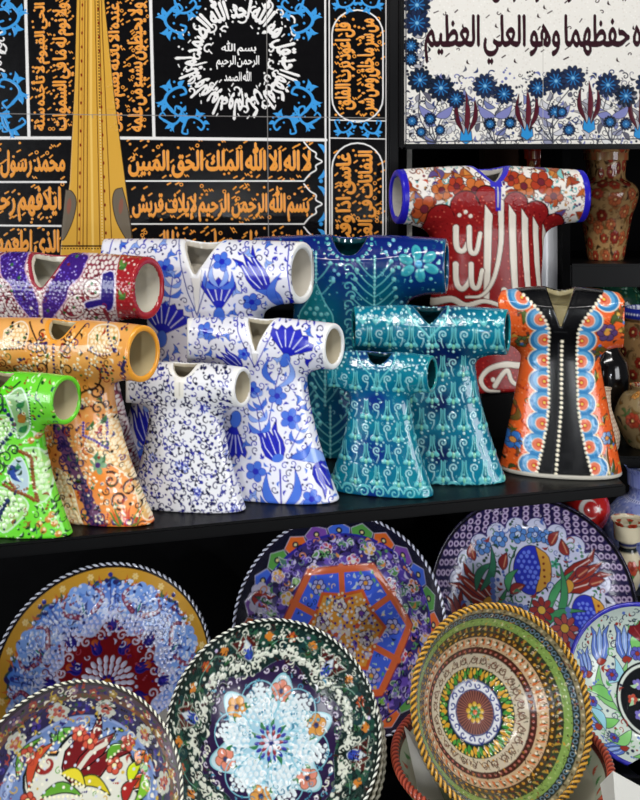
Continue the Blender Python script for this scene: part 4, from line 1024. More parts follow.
def paint_white_panel(ch):
    R = ch.rnd = random.Random(6); INK, BL, GR = '#321820', '#2c5c92', '#3a3c48'
    ch.rgb[:] = hx('#e6e3dc')
    ch.scatter((404, 700, -60, 144), 2600, 2.2, lambda x, y: ch.disc(x, y, .8, R.choice(('#dcd8d0', '#efece6', '#e2ddd4')), .00025))
    def head(x, y, r):
        c = R.choice(('#1e2a48', '#24304e', '#1a2438'))
        for k in range(12): a = k * PI / 6 + .2; ch.ell(x + r * .68 * math.cos(a), y + r * .68 * math.sin(a), r * .36, r * .19, a, c, .0003, '#10131c', .5)
        ch.disc(x, y, r * .55, '#1c2c50', .0003)
        for k in range(10): a = k * PI / 5; ch.stroke([(x + r * .12 * math.cos(a), y + r * .12 * math.sin(a)), (x + r * .58 * math.cos(a), y + r * .58 * math.sin(a))], 1.1, '#2a70ac', .0003)
        ch.disc(x, y, r * .13, '#7ab4d8', .0004)
    def stalk(x, y, x1, y1, b=.15):
        mx, my = (x + x1) / 2 + (y1 - y) * b, (y + y1) / 2 - (x1 - x) * b
        ch.stroke(curve([(x, y), (mx, my), (x1, y1)]), 1.1, GR, .0003)
    def tul(x, y, s=1):
        for g in (1, -1):
            ch.leaf(x + g * 2, y + 14 * s, x + g * 13 * s, y - 16 * s, 5 * s, -.28 * g, '#8f8f96', .0002, INK, .6); ch.leaf(x + g * 1, y + 14 * s, x + g * 18 * s, y - 4 * s, 4 * s, -.3 * g, '#a9a8ac', .0002, INK, .5)
            ch.leaf(x + g * 3, y + 6 * s, x + g * 8 * s, y - 28 * s, 4.4 * s, .12 * g, '#4c1a26', .0003, INK, .4)
        ch.leaf(x, y + 8 * s, x, y - 34 * s, 5 * s, .04, '#5a202c', .0003, INK, .4); ch.poly([(x - 6 * s, y + 14 * s), (x - 5 * s, y + 5 * s), (x - 2 * s, y + 9 * s), (x, y + 2 * s), (x + 2 * s, y + 9 * s), (x + 5 * s, y + 5 * s), (x + 6 * s, y + 14 * s), (x, y + 18 * s)], '#2e8ccc', .0003, INK, .6)
    def leafy(x, y, h):
        for k in range(5):
            t = k / 5; g = 1 if k % 2 else -1
            ch.leaf(x, y - h * t, x + g * 11, y - h * t - 8, 5, .2 * g, R.choice(('#c9c9d0', '#8e90a8', '#7078a8', '#d8d8d8')), .0002, GR, .6)
            ch.spiral(x - g * 7, y - h * t - 2, 4, R.uniform(0, 6), GR, .9, .0002, .9, g)
    ch.scatter((408, 700, 96, 142), 110, 7, lambda x, y: ch.leaf(x, y, x + R.uniform(-9, 9), y - R.uniform(4, 12), 4.5, R.uniform(-.3, .3), R.choice(('#b9b9c0', '#8d8d98', '#5c5c6a', '#7880b0', '#d0d0d2')), .0002, GR, .5))
    heads = [(420, 80, 12), (441, 88, 13), (456, 99, 9), (485, 86, 12), (504, 94, 10), (538, 88, 10), (556, 81, 12), (573, 78, 12), (608, 85, 12), (626, 96, 11), (648, 84, 12), (668, 96, 11), (417, -18, 13), (417, 5, 13), (417, 23, 13), (411, 46, 8), (411, 59, 7), (416, -48, 13), (412, 121, 6), (421, 132, 5), (440, 130, 5), (490, 124, 6), (510, 123, 6), (555, 112, 7), (569, 130, 6), (562, 112, 5), (610, 122, 6), (626, 124, 6), (650, 120, 7), (430, 119, 6)]
    for x, y in ((436, 143), (495, 143), (553, 143), (612, 143), (660, 143)):
        leafy(x, y, 44)
        for hx_, hy_, r in heads:
            if abs(hx_ - x) < 26 and hy_ > 70: stalk(x, y, hx_, hy_ + r * .6)
        for g in (1, -1): ch.leaf(x, y - 26, x + g * 17, y - 38, 8, .15 * g, '#7c80b6', .0003, GR, .6)
    for k in range(14): ch.spiral(414 + R.uniform(-4, 8), -55 + k * 10, 5, R.uniform(0, 6), GR, .9, .0002, 1, R.choice((1, -1))); ch.leaf(412, -55 + k * 10, 424, -60 + k * 10, 4, .3, '#a8a8b0', .0002, GR, .5)
    for x, y in ((466, 126), (527, 122), (589, 115), (640, 122)): tul(x, y)
    for h in heads: head(*h)
    ch.scatter((408, 700, 104, 143), 90, 6, lambda x, y: ch.spiral(x, y, 3.2, R.uniform(0, 6), GR, .8, .0002, .9), lambda x, y: is_bg(ch, x, y, '#e6e3dc', .06, 1.5))
    ch.lace((407, 700, 72, 143), 560, 4, 6, ('#22222c', '#3a3c48', '#5c5c68', '#2c3c6c', '#8a8a94', '#6a70a4'), lambda x, y: is_bg(ch, x, y, '#e6e3dc', .12, 1) and (y > 100 or R.random() < .35), seed=2, lw=.2)
    ch.lace((406, 430, -60, 74), 120, 5, 6, ('#22222c', '#3a3c48', '#5c5c68', '#2c3c6c', '#8a8a94'), lambda x, y: is_bg(ch, x, y, '#e6e3dc', .12, 1), seed=3)
    ch.stroke([(406, -60), (406, 142), (700, 138)], 1.1, GR); 
    # script
    line_in(ch, lettering('ولا يؤده حفظهما وهو العلي العظيم', 60, 2), 424, 692, 13, 66, INK, .0007)
    line_in(ch, lettering('وسع كرسيه السموات والارض', 60, 2), 490, 690, -45, 12, INK, .0007)
    tk = lambda bb, n: ch.scatter(bb, n, 9, lambda x, y: ch.stroke([(x, y), (x + R.uniform(2, 4.5), y - R.uniform(1.5, 4))], R.uniform(.9, 1.5), INK, .0004) if R.random() < .45 else (ch.spiral(x, y, R.uniform(1.8, 2.8), R.uniform(0, 6), INK, 1.1, .0004, .7) if R.random() < .5 else ch.leaf(x, y, x + 3, y + 5, 2, .3, INK, .0004)), lambda x, y: is_bg(ch, x, y, '#e6e3dc', .08, 2))
    tk((432, 690, 12, 60), 34); tk((500, 690, -40, 8), 24)
    ch.stroke([(543, 40), (543, 143)], .5, '#b8b4ac')

# ------------------------------------------------------------------ paint of plates and bowls (chart: unit disc, u right, v up)
def pol(r, a): return (r * math.cos(a), r * math.sin(a))
def dg(a): return math.radians(a)
def bands(ch, L):                                  # [(outer radius, colour)] from the outside in
    for r, c in L: ch.disc(0, 0, r, c)
def beadring(ch, r, n, s, col, h=.0006, a0=0):
    for k in range(n): ch.disc(*pol(r, a0 + 2 * PI * k / n), s, col, h)
def sector_beads(ch, cx, cy, R0, sp, s, col, h=.0007):
    ch.beadfill(lambda x, y: (x - cx) ** 2 + (y - cy) ** 2 < R0 * R0, (cx - R0, cx + R0, cy - R0, cy + R0), sp, s, col, h)
def paint_p1(ch):
    R = ch.rnd = random.Random(41)
    def t(X, Y):
        r = np.hypot(X, Y); a = np.clip((r - .4) / .5, 0, 1)[..., None]; return hx('#a4b4f0') * (1 - a) + hx('#3a80e0') * a
    ch.tint(t)
    th = np.linspace(0, 2 * PI, 241)[:-1]
    def band(X, Y):
        r = np.hypot(X, Y); a = np.arctan2(Y, X); e = .84 + .035 * np.cos(a * 8 + dg(0)) + .012 * np.cos(a * 40)
        return [(e - r - .025, '#2c4c4a'), (e - r, '#d09a30'), (.965 - r, '#101018')]
    ch.fill(band)
    for k in range(8):
        a = dg(90 + 45 * k)
        for g in range(5):
            b = a + R.uniform(-.09, .09); ch.disc(*pol(.87 + R.uniform(-.06, .05), b), .022, R.choice(('#1c2470', '#28308c', '#2a2460')), .0005)
        for g in (-1, 1):
            for j in range(3): ch.leaf(*pol(.82, a + g * (.1 + .05 * j)), *pol(.91 - .02 * j, a + g * (.15 + .06 * j)), .025, .2 * g, ('#c8642a', '#48683a', '#c8642a')[j], .0003)
            ch.rosette(*pol(.905, a + g * .24), .032, 6, '#f0d48c', '#e8c060', pw=.3)
        # pairs of maroon paisleys in white bead teardrops
        m = a + dg(22.5)
        for g in (-1, 1):
            c = pol(.72, m + g * .16)
            for j in range(9):
                q = pol(.6 + .028 * j, m + g * (.2 - .013 * j + .06 * math.sin(j * .5))); ch.disc(*q, .06 - .003 * abs(j - 5), '#86aef2')
            for j in range(18):
                b = m + g * .17 + R.uniform(-.16, .16); ch.disc(*pol(R.uniform(.58, .86), b), .016, '#cfdcfa', .0006)
            P = [pol(.61 + .03 * j, m + g * (.1 + .16 * math.sin(j * .42))) for j in range(7)]
            ch.stroke(P, .05, '#7c2848', .0006, .03); ch.beads(P, .035, .012, '#b06a80', .0006)
        ch.stroke(curve([pol(.55, m - .3), pol(.66, m - .36), pol(.8, m - .36)]), .012, '#3a4aa0'); ch.stroke(curve([pol(.55, m + .3), pol(.66, m + .36), pol(.8, m + .36)]), .012, '#3a4aa0')
        for j in range(3): ch.leaf(*pol(.58, m), *pol(.72, m - .07 + .07 * j), .022, .1, ('#1f2c8c', '#2a8a80', '#1f2c8c')[j], .0005)
    bands(ch, [])
    def star(X, Y):
        r = np.hypot(X, Y); a = np.arctan2(Y, X); e = .47 + .055 * np.cos(8 * (a - dg(90)))
        return [(r - e - .02, '#c3cdf2'), (r - e, '#86181e')]
    ch.fill(star)
    for k in range(8):
        a = dg(90 + 45 * k); sector_beads(ch, *pol(.5, a), .1, .042, .019, '#d6d6f4', .0008)
        ch.tulip(*pol(.43, a), .12, a, '#221a78', '#32249a', h=.0005, spread=1.3)
        m = a + dg(22.5)
        sector_beads(ch, *pol(.52, m), .085, .042, .017, '#d6d6f4', .0008)
        for g in (-1, 1): ch.spiral(*pol(.40, m + g * .16), .045, m, '#d8c8da', .016, .0006, 1.1, g)
        ch.disc(*pol(.36, m), .03, '#c65a2c', .0005); ch.tulip(*pol(.25, m), .12, m, '#241c80', '#3a2a90', h=.0005, spread=1.4)
    for r, n, s in ((.09, 14, .02), (.14, 18, .024), (.195, 22, .026)):
        for k in range(n): a = 2 * PI * k / n; ch.ell(*pol(r, a), s * 1.3, s * .75, a, '#e2dcf2', .0008)
    beadring(ch, .055, 9, .016, '#241c80'); ch.disc(0, 0, .035, '#d8862c', .0006)
    ch.scatter((-.95, .95, -.95, .95), 420, .035, lambda x, y: ch.disc(x, y, .012, R.choice(('#dfe6fb', '#c9d6f6')), .0006), lambda x, y: .56 < math.hypot(x, y) < .8)
    ch.lace((-1, 1, -1, 1), 620, .045, .055, ('#20307c', '#e6ecff', '#e6ecff', '#7c2440', '#20307c', '#5a8ae0'), lambda x, y: .5 < math.hypot(x, y) < .84, seed=21)
    ch.lace((-.5, .5, -.5, .5), 70, .05, .05, ('#d6d6f4', '#b0485a', '#241c80'), lambda x, y: .24 < math.hypot(x, y) < .5, seed=32)
def paint_p2(ch):
    R = ch.rnd = random.Random(42)
    bands(ch, [(1.1, '#2c2230'), (.95, '#4a3650'), (.86, '#6a4436'), (.81, '#2c2850')])
    for k in range(30):
        a = k * 2 * PI / 30; ch.rosette(*pol(.885 + .015 * (-1) ** k, a), .045, 5, ('#a0843c', '#a04a3c', '#8a6a80')[k % 3], '#e0d0a0', pw=.4, h=.0004); ch.leaf(*pol(.93, a + .08), *pol(.9, a + .16), .025, .2, '#3c4a2e', .0003)
    for k in range(11):
        a = dg(75 + k * 360 / 11); x, y = pol(.725, a)
        for j in range(7): b = a + j * 2 * PI / 7; ch.disc(x + .06 * math.cos(b), y + .06 * math.sin(b), .034, '#c3c6b8')
        ch.disc(x, y, .06, '#c3c6b8'); ch.rosette(x, y, .055, 5, '#b05a4c', '#d0a890', pw=.35, h=.0004)
        for j in range(4): ch.disc(*pol(R.uniform(.66, .79), a + dg(16) + R.uniform(-.06, .06)), .024, R.choice(('#3a2f8c', '#2a3a70', '#56408c')), .0005)
    ch.disc(0, 0, .645, '#8ea0cc'); ch.disc(0, 0, .62, '#6d87b8')
    for k in range(40): x, y = pol(R.uniform(.4, .6), R.uniform(0, 6.28)); ch.leaf(x, y, x + R.uniform(-.12, .12), y + R.uniform(-.1, .1), .05, .2, R.choice(('#d05a24', '#a8c020', '#58a030', '#8c1c20', '#d88a20')), .0005, '#222', .008)
    P = []
    for k in range(7):
        a0 = dg(95 + k * 51.4)
        for j in range(7): a = a0 + dg(-25 + 50 * j / 6); P.append(pol(.4 + .1 * math.sin(PI * j / 6), a))
    ch.poly(P, '#d3d3c4', .0002, '#15181c', .022)
    T = lambda u, v: (u, v)
    # the big maroon tulip, leaning to the upper right
    ch.tulip(-.1, .2, .46, dg(40), '#6c1418', '#7c1a1e', '#2a0a0c', .012, h=.0006, spread=1.35); ch.stroke(curve([(-.02, .25), (.07, .36), (.18, .42)]), .035, '#cfc8b8', .0004)
    ch.spiral(-.28, .3, .11, 2.0, '#8c2420', .055, .0006, .8, 1); ch.spiral(-.28, .3, .07, 2.0, '#d8d0bc', .02, .0006, .8, 1)
    for x, y, x1, y1, c in ((-.3, .06, .02, .06, '#5c9a2c'), (-.06, .14, .24, .06, '#c8b820'), (-.16, .22, .04, .12, '#d8c830'), (-.5, .2, -.34, .48, '#5c9a2c'), (-.2, .44, -.1, .54, '#58a030'), (-.4, .12, -.24, .44, '#c04a2c'), (.2, .3, .34, .4, '#5c9a2c'), (-.1, -.04, -.3, -.2, '#5c9a2c'), (.1, -.1, .3, -.2, '#c04a2c'), (0, -.2, .1, -.4, '#5c9a2c')):
        ch.leaf(x, y, x1, y1, .07, .2, c, .0005, '#20301a', .01); ch.beads([(x, y), (x1, y1)], .035, .01, '#ece6c0', .0006)
    for x, y in ((.26, .26), (-.04, .5), (.36, .42), (-.44, .36), (-.4, .04), (.05, .44), (-.2, -.3), (.2, -.3)): ch.rosette(x, y, .06, 5, '#c4523c', '#e8d8a0', '#6c2018', .008, pw=.4, h=.0005)
    for x, y, x1, y1, c in ((.4, .12, .5, .3, '#c8d820'), (.42, .1, .56, .16, '#d05a24'), (.36, .0, .46, .16, '#a02420'), (.44, .26, .52, .36, '#d8782c'), (.5, .2, .44, .0, '#7ab82c')): ch.leaf(x, y, x1, y1, .08, .2, c, .0006, '#20301a', .01)
    ch.scatter((-.9, .9, -.9, .9), 300, .05, lambda x, y: ch.disc(x, y, .011, R.choice(('#e6e2cc', '#c8ccd8')), .0006), lambda x, y: math.hypot(x, y) < .93)
    ch.lace((-1, 1, -1, 1), 520, .045, .06, ('#17161e', '#efe8d4', '#a03c2c', '#c8a83c', '#3a5a34', '#2c2a6a'), lambda x, y: .5 < math.hypot(x, y) < .93, seed=22)
    ch.lace((-.5, .5, -.5, .55), 70, .05, .05, ('#a03c2c', '#5c9a2c', '#c8a83c', '#2c2a6a'), lambda x, y: is_bg(ch, x, y, '#d3d3c4', .1, .02), seed=31)
def paint_p3(ch):
    R = ch.rnd = random.Random(43); W = '#dfe2d2'; a0 = dg(75)
    def t(X, Y):
        r = np.hypot(X, Y); b = np.clip(r / .5, 0, 1)[..., None]; return hx('#8cc4de') * (1 - b) + hx('#c6dfe6') * b
    ch.tint(t)
    def f(X, Y):
        r = np.hypot(X, Y); a = np.arctan2(Y, X); c = np.cos(6 * (a - a0))
        e1 = .43 + .09 * c + .02 * np.cos(12 * (a - a0)); e2 = .60 + .055 * c
        return [(e2 - r, '#142a28'), (np.maximum(e1 - r, r - e2), '#2a1842'), (np.abs(r - e1) - .009, '#8fc8d4'), (.94 - r, '#12201c')]
    ch.fill(f)
    ch.scatter((-1, 1, -1, 1), 200, .05, lambda x, y: ch.disc(x, y, R.uniform(.03, .06), R.choice(('#12302a', '#16383a', '#0f2626', '#1c4438')), 0), lambda x, y: .7 < math.hypot(x, y) < .92)
    for k in range(6):
        a = a0 + k * PI / 3; m = a + PI / 6
        c = ('#e08a72', '#e0a04c')[k % 2]
        ch.rosette(*pol(.4, a), .085, 5, c, '#2c3a6a', '#8a5a3a', .007, a, .42, .0005, .0005, .22)
        for g in (-1, 1): ch.leaf(*pol(.38, a + g * .2), *pol(.32, a + g * .28), .04, .2 * g, '#2c7a44', .0005)
        sector_beads(ch, *pol(.3, m), .13, .047, .019, '#e2eef2', .0009); sector_beads(ch, *pol(.42, m), .07, .045, .018, '#e2eef2', .0009)
        ch.stroke([pol(.17 + .1 * abs(math.sin(j * .3)) + .017 * j, m - .34 + .02 * j) for j in range(8)], .01, '#7cc0d4')
        ch.ring(*pol(.33, m), .16, .009, '#84c6d8', .0003)
        # purple zone: little white c-scrolls
        for g in (-2.4, -1.2, 0, 1.2, 2.4):
            b = a + g * .12; ch.spiral(*pol(.565 + .012 * (2 - abs(g)), b), .028, b + 2, '#cfc4d8', .013, .0006, .8, 1 if g > 0 else -1)
        # bead arcs
        for j in range(44): b = a + R.uniform(-.4, .4); ch.disc(*pol(.715 - .15 * abs(b - a) + R.uniform(-.035, .035), b), .019, W, .0009)
        for g in (-1, 1):
            for j in range(3): ch.spiral(*pol(.62 + .05 * j, m + g * (.05 + .045 * j)), .04, m + g, W, .018, .0008, 1, g)
            # maroon petals spreading to the rim
            ch.leaf(*pol(.69, m + g * .03), *pol(.88, m + g * .17), .11, -.22 * g, '#4c1a18', .0006, '#a8b0a0', .01); ch.leaf(*pol(.9, m + g * .02), *pol(.78, m + g * .14), .06, .2 * g, '#5a1e1a', .0006, '#a8b0a0', .008)
            ch.stroke(curve([pol(.7, m + g * .22), pol(.8, m + g * .3), pol(.88, m + g * .24)]), .012, '#b9c4b0', .0005)
            for q in range(4): ch.disc(*pol(.85 + .022 * math.cos(q * 1.57), m + g * .27 + .028 * math.sin(q * 1.57)), .022, '#cc7c2a', .0006)
            ch.leaf(*pol(.8, m + g * .26), *pol(.74, m + g * .34), .05, .2, '#2c5a34', .0004)
        ch.leaf(*pol(.66, m), *pol(.86, m), .09, 0, '#cfd8dc', .0004, '#8a98a0', .006); ch.tulip(*pol(.68, m), .13, m, '#2a3c9c', '#3a54b8', h=.0006, spread=1.2)
        ch.rosette(*pol(.86, a), .05, 6, '#b04a22', '#d8862c', pw=.3, h=.0005); ch.disc(*pol(.84, a + .2), .018, W, .0008); ch.disc(*pol(.9, a - .18), .016, '#c8b8dc', .0008)
        ch.stroke(curve([pol(.8, a - .25), pol(.86, a - .12), pol(.83, a + .1), pol(.78, a + .22)]), .008, '#6a9a86', .0004)
    for k in range(10): a = k * PI / 5; ch.leaf(*pol(.1, a), *pol(.19, a + .1), .035, .2, '#2c7a4c', .0004)
    for r, n, c in ((.115, 14, '#2430a0'), (.075, 10, '#8c2438'), (.045, 7, '#e6dcea')):
        for k in range(n): a = 2 * PI * k / n; ch.ell(*pol(r, a), .026, .014, a, c, .0007)
    ch.disc(0, 0, .022, '#1c2470', .0006)
    ch.scatter((-.45, .45, -.45, .45), 300, .036, lambda x, y: ch.disc(x, y, .014, '#dcecf2', .0008), lambda x, y: .16 < math.hypot(x, y) < .36)
    beadring(ch, .955, 80, .009, W)
    ch.lace((-1, 1, -1, 1), 620, .04, .06, ('#0a1814', '#e4e6d4', '#0a1814', '#3c1614', '#2c5a40', '#e4e6d4', '#5a6a5c'), lambda x, y: math.hypot(x, y) > .55 and math.hypot(x, y) < .93, seed=23)
    ch.lace((-.5, .5, -.5, .5), 120, .05, .05, ('#5aa0b8', '#3a88a8', '#ffffff'), seed=24)
def paint_p4(ch):
    R = ch.rnd = random.Random(44); O = '#de6a3a'
    bands(ch, [(1.1, '#17172c'), (.95, '#14162a')])
    for k in range(24):
        a = dg(7.5 + k * 15); c = ('#e06a28', '#58a04a', '#4068d8', '#7a4aa8')[k % 4]
        ch.poly([pol(.80, a - .11), pol(.87, a - .12), pol(.93, a), pol(.87, a + .12), pol(.80, a + .11)], c, .0005, '#b8b4c8', .006); ch.disc(*pol(.845, a), .03, '#20243a', .0004); ch.disc(*pol(.845, a), .014, '#e8d898', .0005)
    ch.disc(0, 0, .815, '#2a2a9a'); ch.disc(0, 0, .79, '#41327c')
    ch.scatter((-.8, .8, -.8, .8), 130, .06, lambda x, y: ch.disc(x, y, R.uniform(.025, .05), R.choice(('#4c3898', '#5a44b0', '#2a2450', '#6a50b8', '#3a3470'))), lambda x, y: .5 < math.hypot(x, y) < .76)
    for k in range(58):
        a = k * 2 * PI / 29 + R.uniform(-.05, .05); r = R.uniform(.66, .76) if k < 29 else R.uniform(.5, .62); x, y = pol(r, a)
        if k % 3 == 0: ch.rosette(x, y, .055, 5, R.choice(('#d8703a', '#c84a58', '#e0b048')), '#e8e0c0', '#e4d8e8', .008, R.random(), .4, .0006, .0006)
        else: ch.leaf(x, y, x + R.uniform(-.16, .16), y + R.uniform(-.08, .08), .06, .25, R.choice(('#5c9a58', '#7ab04a', '#4a7a6a')), .0005, '#c8d4c0', .006)
    for k in range(110): x, y = pol(R.uniform(.5, .77), R.uniform(0, 6.28)); ch.spiral(x, y, .03, R.uniform(0, 6), R.choice(('#9a86d8', '#7a9a88', '#c0a8e0')), .009, .0005, 1)
    # white and red cartouches at the sides
    for a, c in ((dg(168), '#a82c20'), (dg(-8), '#3c54c8'), (dg(78 + 90 + 180), '#3c54c8'), (dg(270), '#a82c20')):
        x, y = pol(.8, a)
        for j in range(8): b = j * PI / 4; ch.disc(x + .07 * math.cos(b), y + .1 * math.sin(b), .045, '#c8c4dc')
        ch.ell(x, y, .06, .09, 0, '#d8d4e6'); ch.tulip(*pol(.87, a), .2, a + PI, c, '#2c6a3a', '#302848', .008, h=.0005, spread=1.2)
    def hexa(r, rot, jag=0): return [pol(r * (1 + (jag if k % 2 else 0)), dg(rot + 30 * k)) for k in range(12)]
    ch.poly(hexa(.6, 70, -.13), O, .0004, '#8a3048', .01)
    ch.poly(hexa(.535, 70, -.13), '#4468ea')
    for k in range(6):
        a = dg(70 + 60 * k); ch.stroke([pol(.3, a + PI / 6), pol(.52, a + PI / 6)], .05, O, .0004)
        x, y = pol(.42, a); ch.rosette(x, y, .06, 6, '#b8b8e8', '#e0a040', '#2a2a78', .008, a, .35, .0006, .0005)
        for j in range(7): p = (x + R.uniform(-.1, .1), y + R.uniform(-.08, .08)); ch.leaf(*p, p[0] + R.uniform(-.05, .05), p[1] + R.uniform(-.05, .05), .025, .2, R.choice(('#c8d8e0', '#6aa870', '#9a90e0', '#e0c070')), .0006)
    ch.poly(hexa(.37, 70, -.2), '#d8602c', .0004); ch.poly(hexa(.335, 70, -.2), '#e29a38')
    for k in range(60):
        x, y = pol(R.uniform(0, .29), R.uniform(0, 6.28)); ch.leaf(x, y, x + R.uniform(-.08, .08), y + R.uniform(-.08, .08), .04, .2, R.choice(('#e6d8d0', '#6a50b0', '#d0522c', '#7aa0a0', '#c8c0e8', '#eab858')), .0007)
    for k in range(6): ch.rosette(*pol(.2, dg(48 + 60 * k)), .06, 5, '#d8ccd4', '#6a3a98', '#5a3a28', .008, 0, .4, .0006)
    ch.scatter((-.4, .4, -.4, .4), 200, .03, lambda x, y: ch.disc(x, y, .011, R.choice(('#f0ecec', '#3c2a88', '#f0dcb0')), .0007), lambda x, y: math.hypot(x, y) < .3)
    ch.lace((-1, 1, -1, 1), 760, .036, .06, ('#16142c', '#d8d0f0', '#8a70d0', '#5a9a5c', '#16142c', '#e0904c', '#c8c4ec'), lambda x, y: .6 < math.hypot(x, y) < .8, seed=25)
    ch.lace((-.6, .6, -.6, .6), 150, .045, .045, ('#dcdcf4', '#b8e0c0', '#16203c', '#f0d8a0', '#8aa0f4'), lambda x, y: math.hypot(x, y) < .58 and is_bg(ch, x, y, '#4468ea', .1, .02), seed=30)
def paint_p5(ch):
    R = ch.rnd = random.Random(45); F = '#cdcfe8'
    ch.rgb[:] = hx('#221c48')
    def f(X, Y):
        r = np.hypot(X, Y); return [(.96 - r, '#0f0e1a')]
    for rr, n in ((.93, 58), (.875, 54), (.82, 50), (.77, 46)):
        for k in range(n):
            a = 2 * PI * (k + (.5 if n % 4 else 0)) / n; x, y = pol(rr, a); ch.disc(x, y, .033, '#5a3a78', .0002); ch.ring(x, y, .023, .013, '#c6b4d4', .0004); ch.disc(x, y, .011, '#2c1a50')
    ch.fill(f)
    for k in range(22):
        a = 2 * PI * k / 22; ch.disc(*pol(.69, a), .105, '#3a2a70'); 
    for k in range(22): ch.disc(*pol(.69, 2 * PI * k / 22), .092, F)
    ch.disc(0, 0, .70, F)
    for k in range(22): ch.spiral(*pol(.73, 2 * PI * k / 22), .045, R.uniform(0, 6), '#8890b0', .008, 0, .8)
    L = lambda P, w=.016, c='#3c7050': ch.stroke(curve(P), w, c)
    OUT = '#26263c'
    def pom(x, y, s, a=0):
        ch.ell(x - .03 * s, y, .14 * s, .19 * s, a, '#2a34b4', .0004, OUT, .008); ch.poly(curve([(x + .02 * s, y + .18 * s), (x + .12 * s, y + .1 * s), (x + .12 * s, y - .08 * s), (x + .0, y - .17 * s), (x + .05 * s, y)] + [(x + .02 * s, y + .18 * s)], 3), '#d0983c', .0004, OUT, .008)
        ch.beadfill(lambda X, Y: ((X - x + .05 * s) / (.09 * s)) ** 2 + ((Y - y) / (.15 * s)) ** 2 < 1, (x - .2, x + .2, y - .2, y + .2), .045 * s, .015 * s, '#6a80e8', .0005)
        for j in range(5): ch.disc(x + .075 * s, y + (.1 - .05 * j) * s, .012, '#7a2a20', .0004)
        ch.rosette(x + .17 * s, y + .05 * s, .045, 5, '#3a9a7a', '#2a6a4a', pw=.3)
    L([(-.0, -.5), (-.05, -.2), (.03, .1), (.02, .36)]); L([(-.02, -.45), (-.3, -.2), (-.5, .1), (-.52, .34)]); L([(.0, -.45), (.2, -.2), (.4, .1), (.36, .4)]); L([(0, -.5), (.3, -.3), (.5, -.1), (.6, .1)]); L([(-.1, -.4), (-.4, -.35), (-.6, -.2)]); L([(0, -.3), (-.16, 0), (-.18, .3), (-.1, .5)])
    pom(.06, .3, 1.15, -.1); pom(.55, -.1, 1.0, .2); pom(-.1, -.35, 1, .2)
    ch.tulip(-.36, .0, .42, dg(142), '#8c2a20', '#9a3424', OUT, .008, .0004, 1.0, '#e0c8c0'); ch.ell(-.38, .0, .06, .05, .5, '#d0983c', .0004, OUT, .006)
    ch.tulip(.34, .16, .44, dg(32), '#8c2a20', '#9a3424', OUT, .008, .0004, 1.05, '#e0c8c0'); ch.ell(.34, .16, .075, .06, .5, '#d0983c', .0004, OUT, .006)
    ch.tulip(-.62, -.2, .3, dg(110), '#8c2a20', '#7a2a2a', OUT, .008, .0004, 1)
    for x, y, x1, y1, b in ((-.26, -.3, -.2, .14, .15), (-.3, -.3, -.56, -.06, .2), (.15, -.1, .42, .3, .1), (.2, -.2, .3, .36, -.12), (.05, -.3, .5, -.05, .2), (-.5, .1, -.3, .36, .2), (-.46, .1, -.34, .5, -.15), (-.1, -.4, -.5, -.42, .2), (.1, -.4, .4, -.4, -.2), (-.2, .1, -.1, .3, .2)):
        ch.leaf(x, y, x1, y1, .065, b, R.choice(('#3f8a5a', '#4a9a62', '#35785a')), .0003, OUT, .007)
    for x, y, s in ((-.42, .5, 1), (-.26, .57, 1), (-.08, .62, 1.1), (.08, .62, 1), (.2, .6, .9)): ch.rosette(x, y, .075 * s, 6, '#5a8ad0', '#c8d4ee', OUT, .007, R.random(), .36, .0004)
    for x, y, a in ((-.22, .36, 1.3), (-.12, .12, .5), (.36, .5, 1.9), (.26, .58, 1), (.5, .28, .6), (.44, -.3, -.8), (-.4, -.1, 2), (.62, .2, .3), (-.52, .44, 1.8), (.1, -.16, 3), (.3, -.36, -.6), (-.3, -.5, 4)):
        ch.leaf(x - .07 * math.cos(a), y - .07 * math.sin(a), x + .09 * math.cos(a), y + .09 * math.sin(a), .085, .1, '#8c2e2c', .0004, OUT, .007); ch.stroke([(x - .04 * math.cos(a), y - .04 * math.sin(a)), (x + .06 * math.cos(a), y + .06 * math.sin(a))], .012, '#c88a6a')
    for P in ([(-.34, -.3), (-.34, .2)], [(.36, -.34), (.34, 0)], [(-.24, .0), (.0, -.04)]): ch.beads(P, .05, .026, '#5a72b8', .0004)
    ch.rosette(.1, -.05, .11, 8, '#8c2e2c', '#c8a040', OUT, .007, pw=.22); ch.rosette(.3, -.2, .12, 8, '#a04a48', '#c8a040', OUT, .007, pw=.2)
    for k in range(44):
        x, y = pol(R.uniform(.1, .7), R.uniform(0, 6.28)); 
        if is_bg(ch, x, y, F, .08, .03): ch.spiral(x, y, .035, R.uniform(0, 6), R.choice(('#3f6a5a', '#5a6a90')), .008, 0, .8)
    ch.lace((-.72, .72, -.72, .72), 420, .04, .065, ('#2a4a3c', '#3f7a58', '#3f7a58', '#8c2e2c', '#4a64b0', '#26263c'), lambda x, y: is_bg(ch, x, y, F, .1, .012) and math.hypot(x, y) < .74, seed=26)
    ch.lace((-1, 1, -1, 1), 300, .05, .03, ('#14102c', '#e0d4ea', '#14102c'), lambda x, y: .78 < math.hypot(x, y) < .95, seed=27)
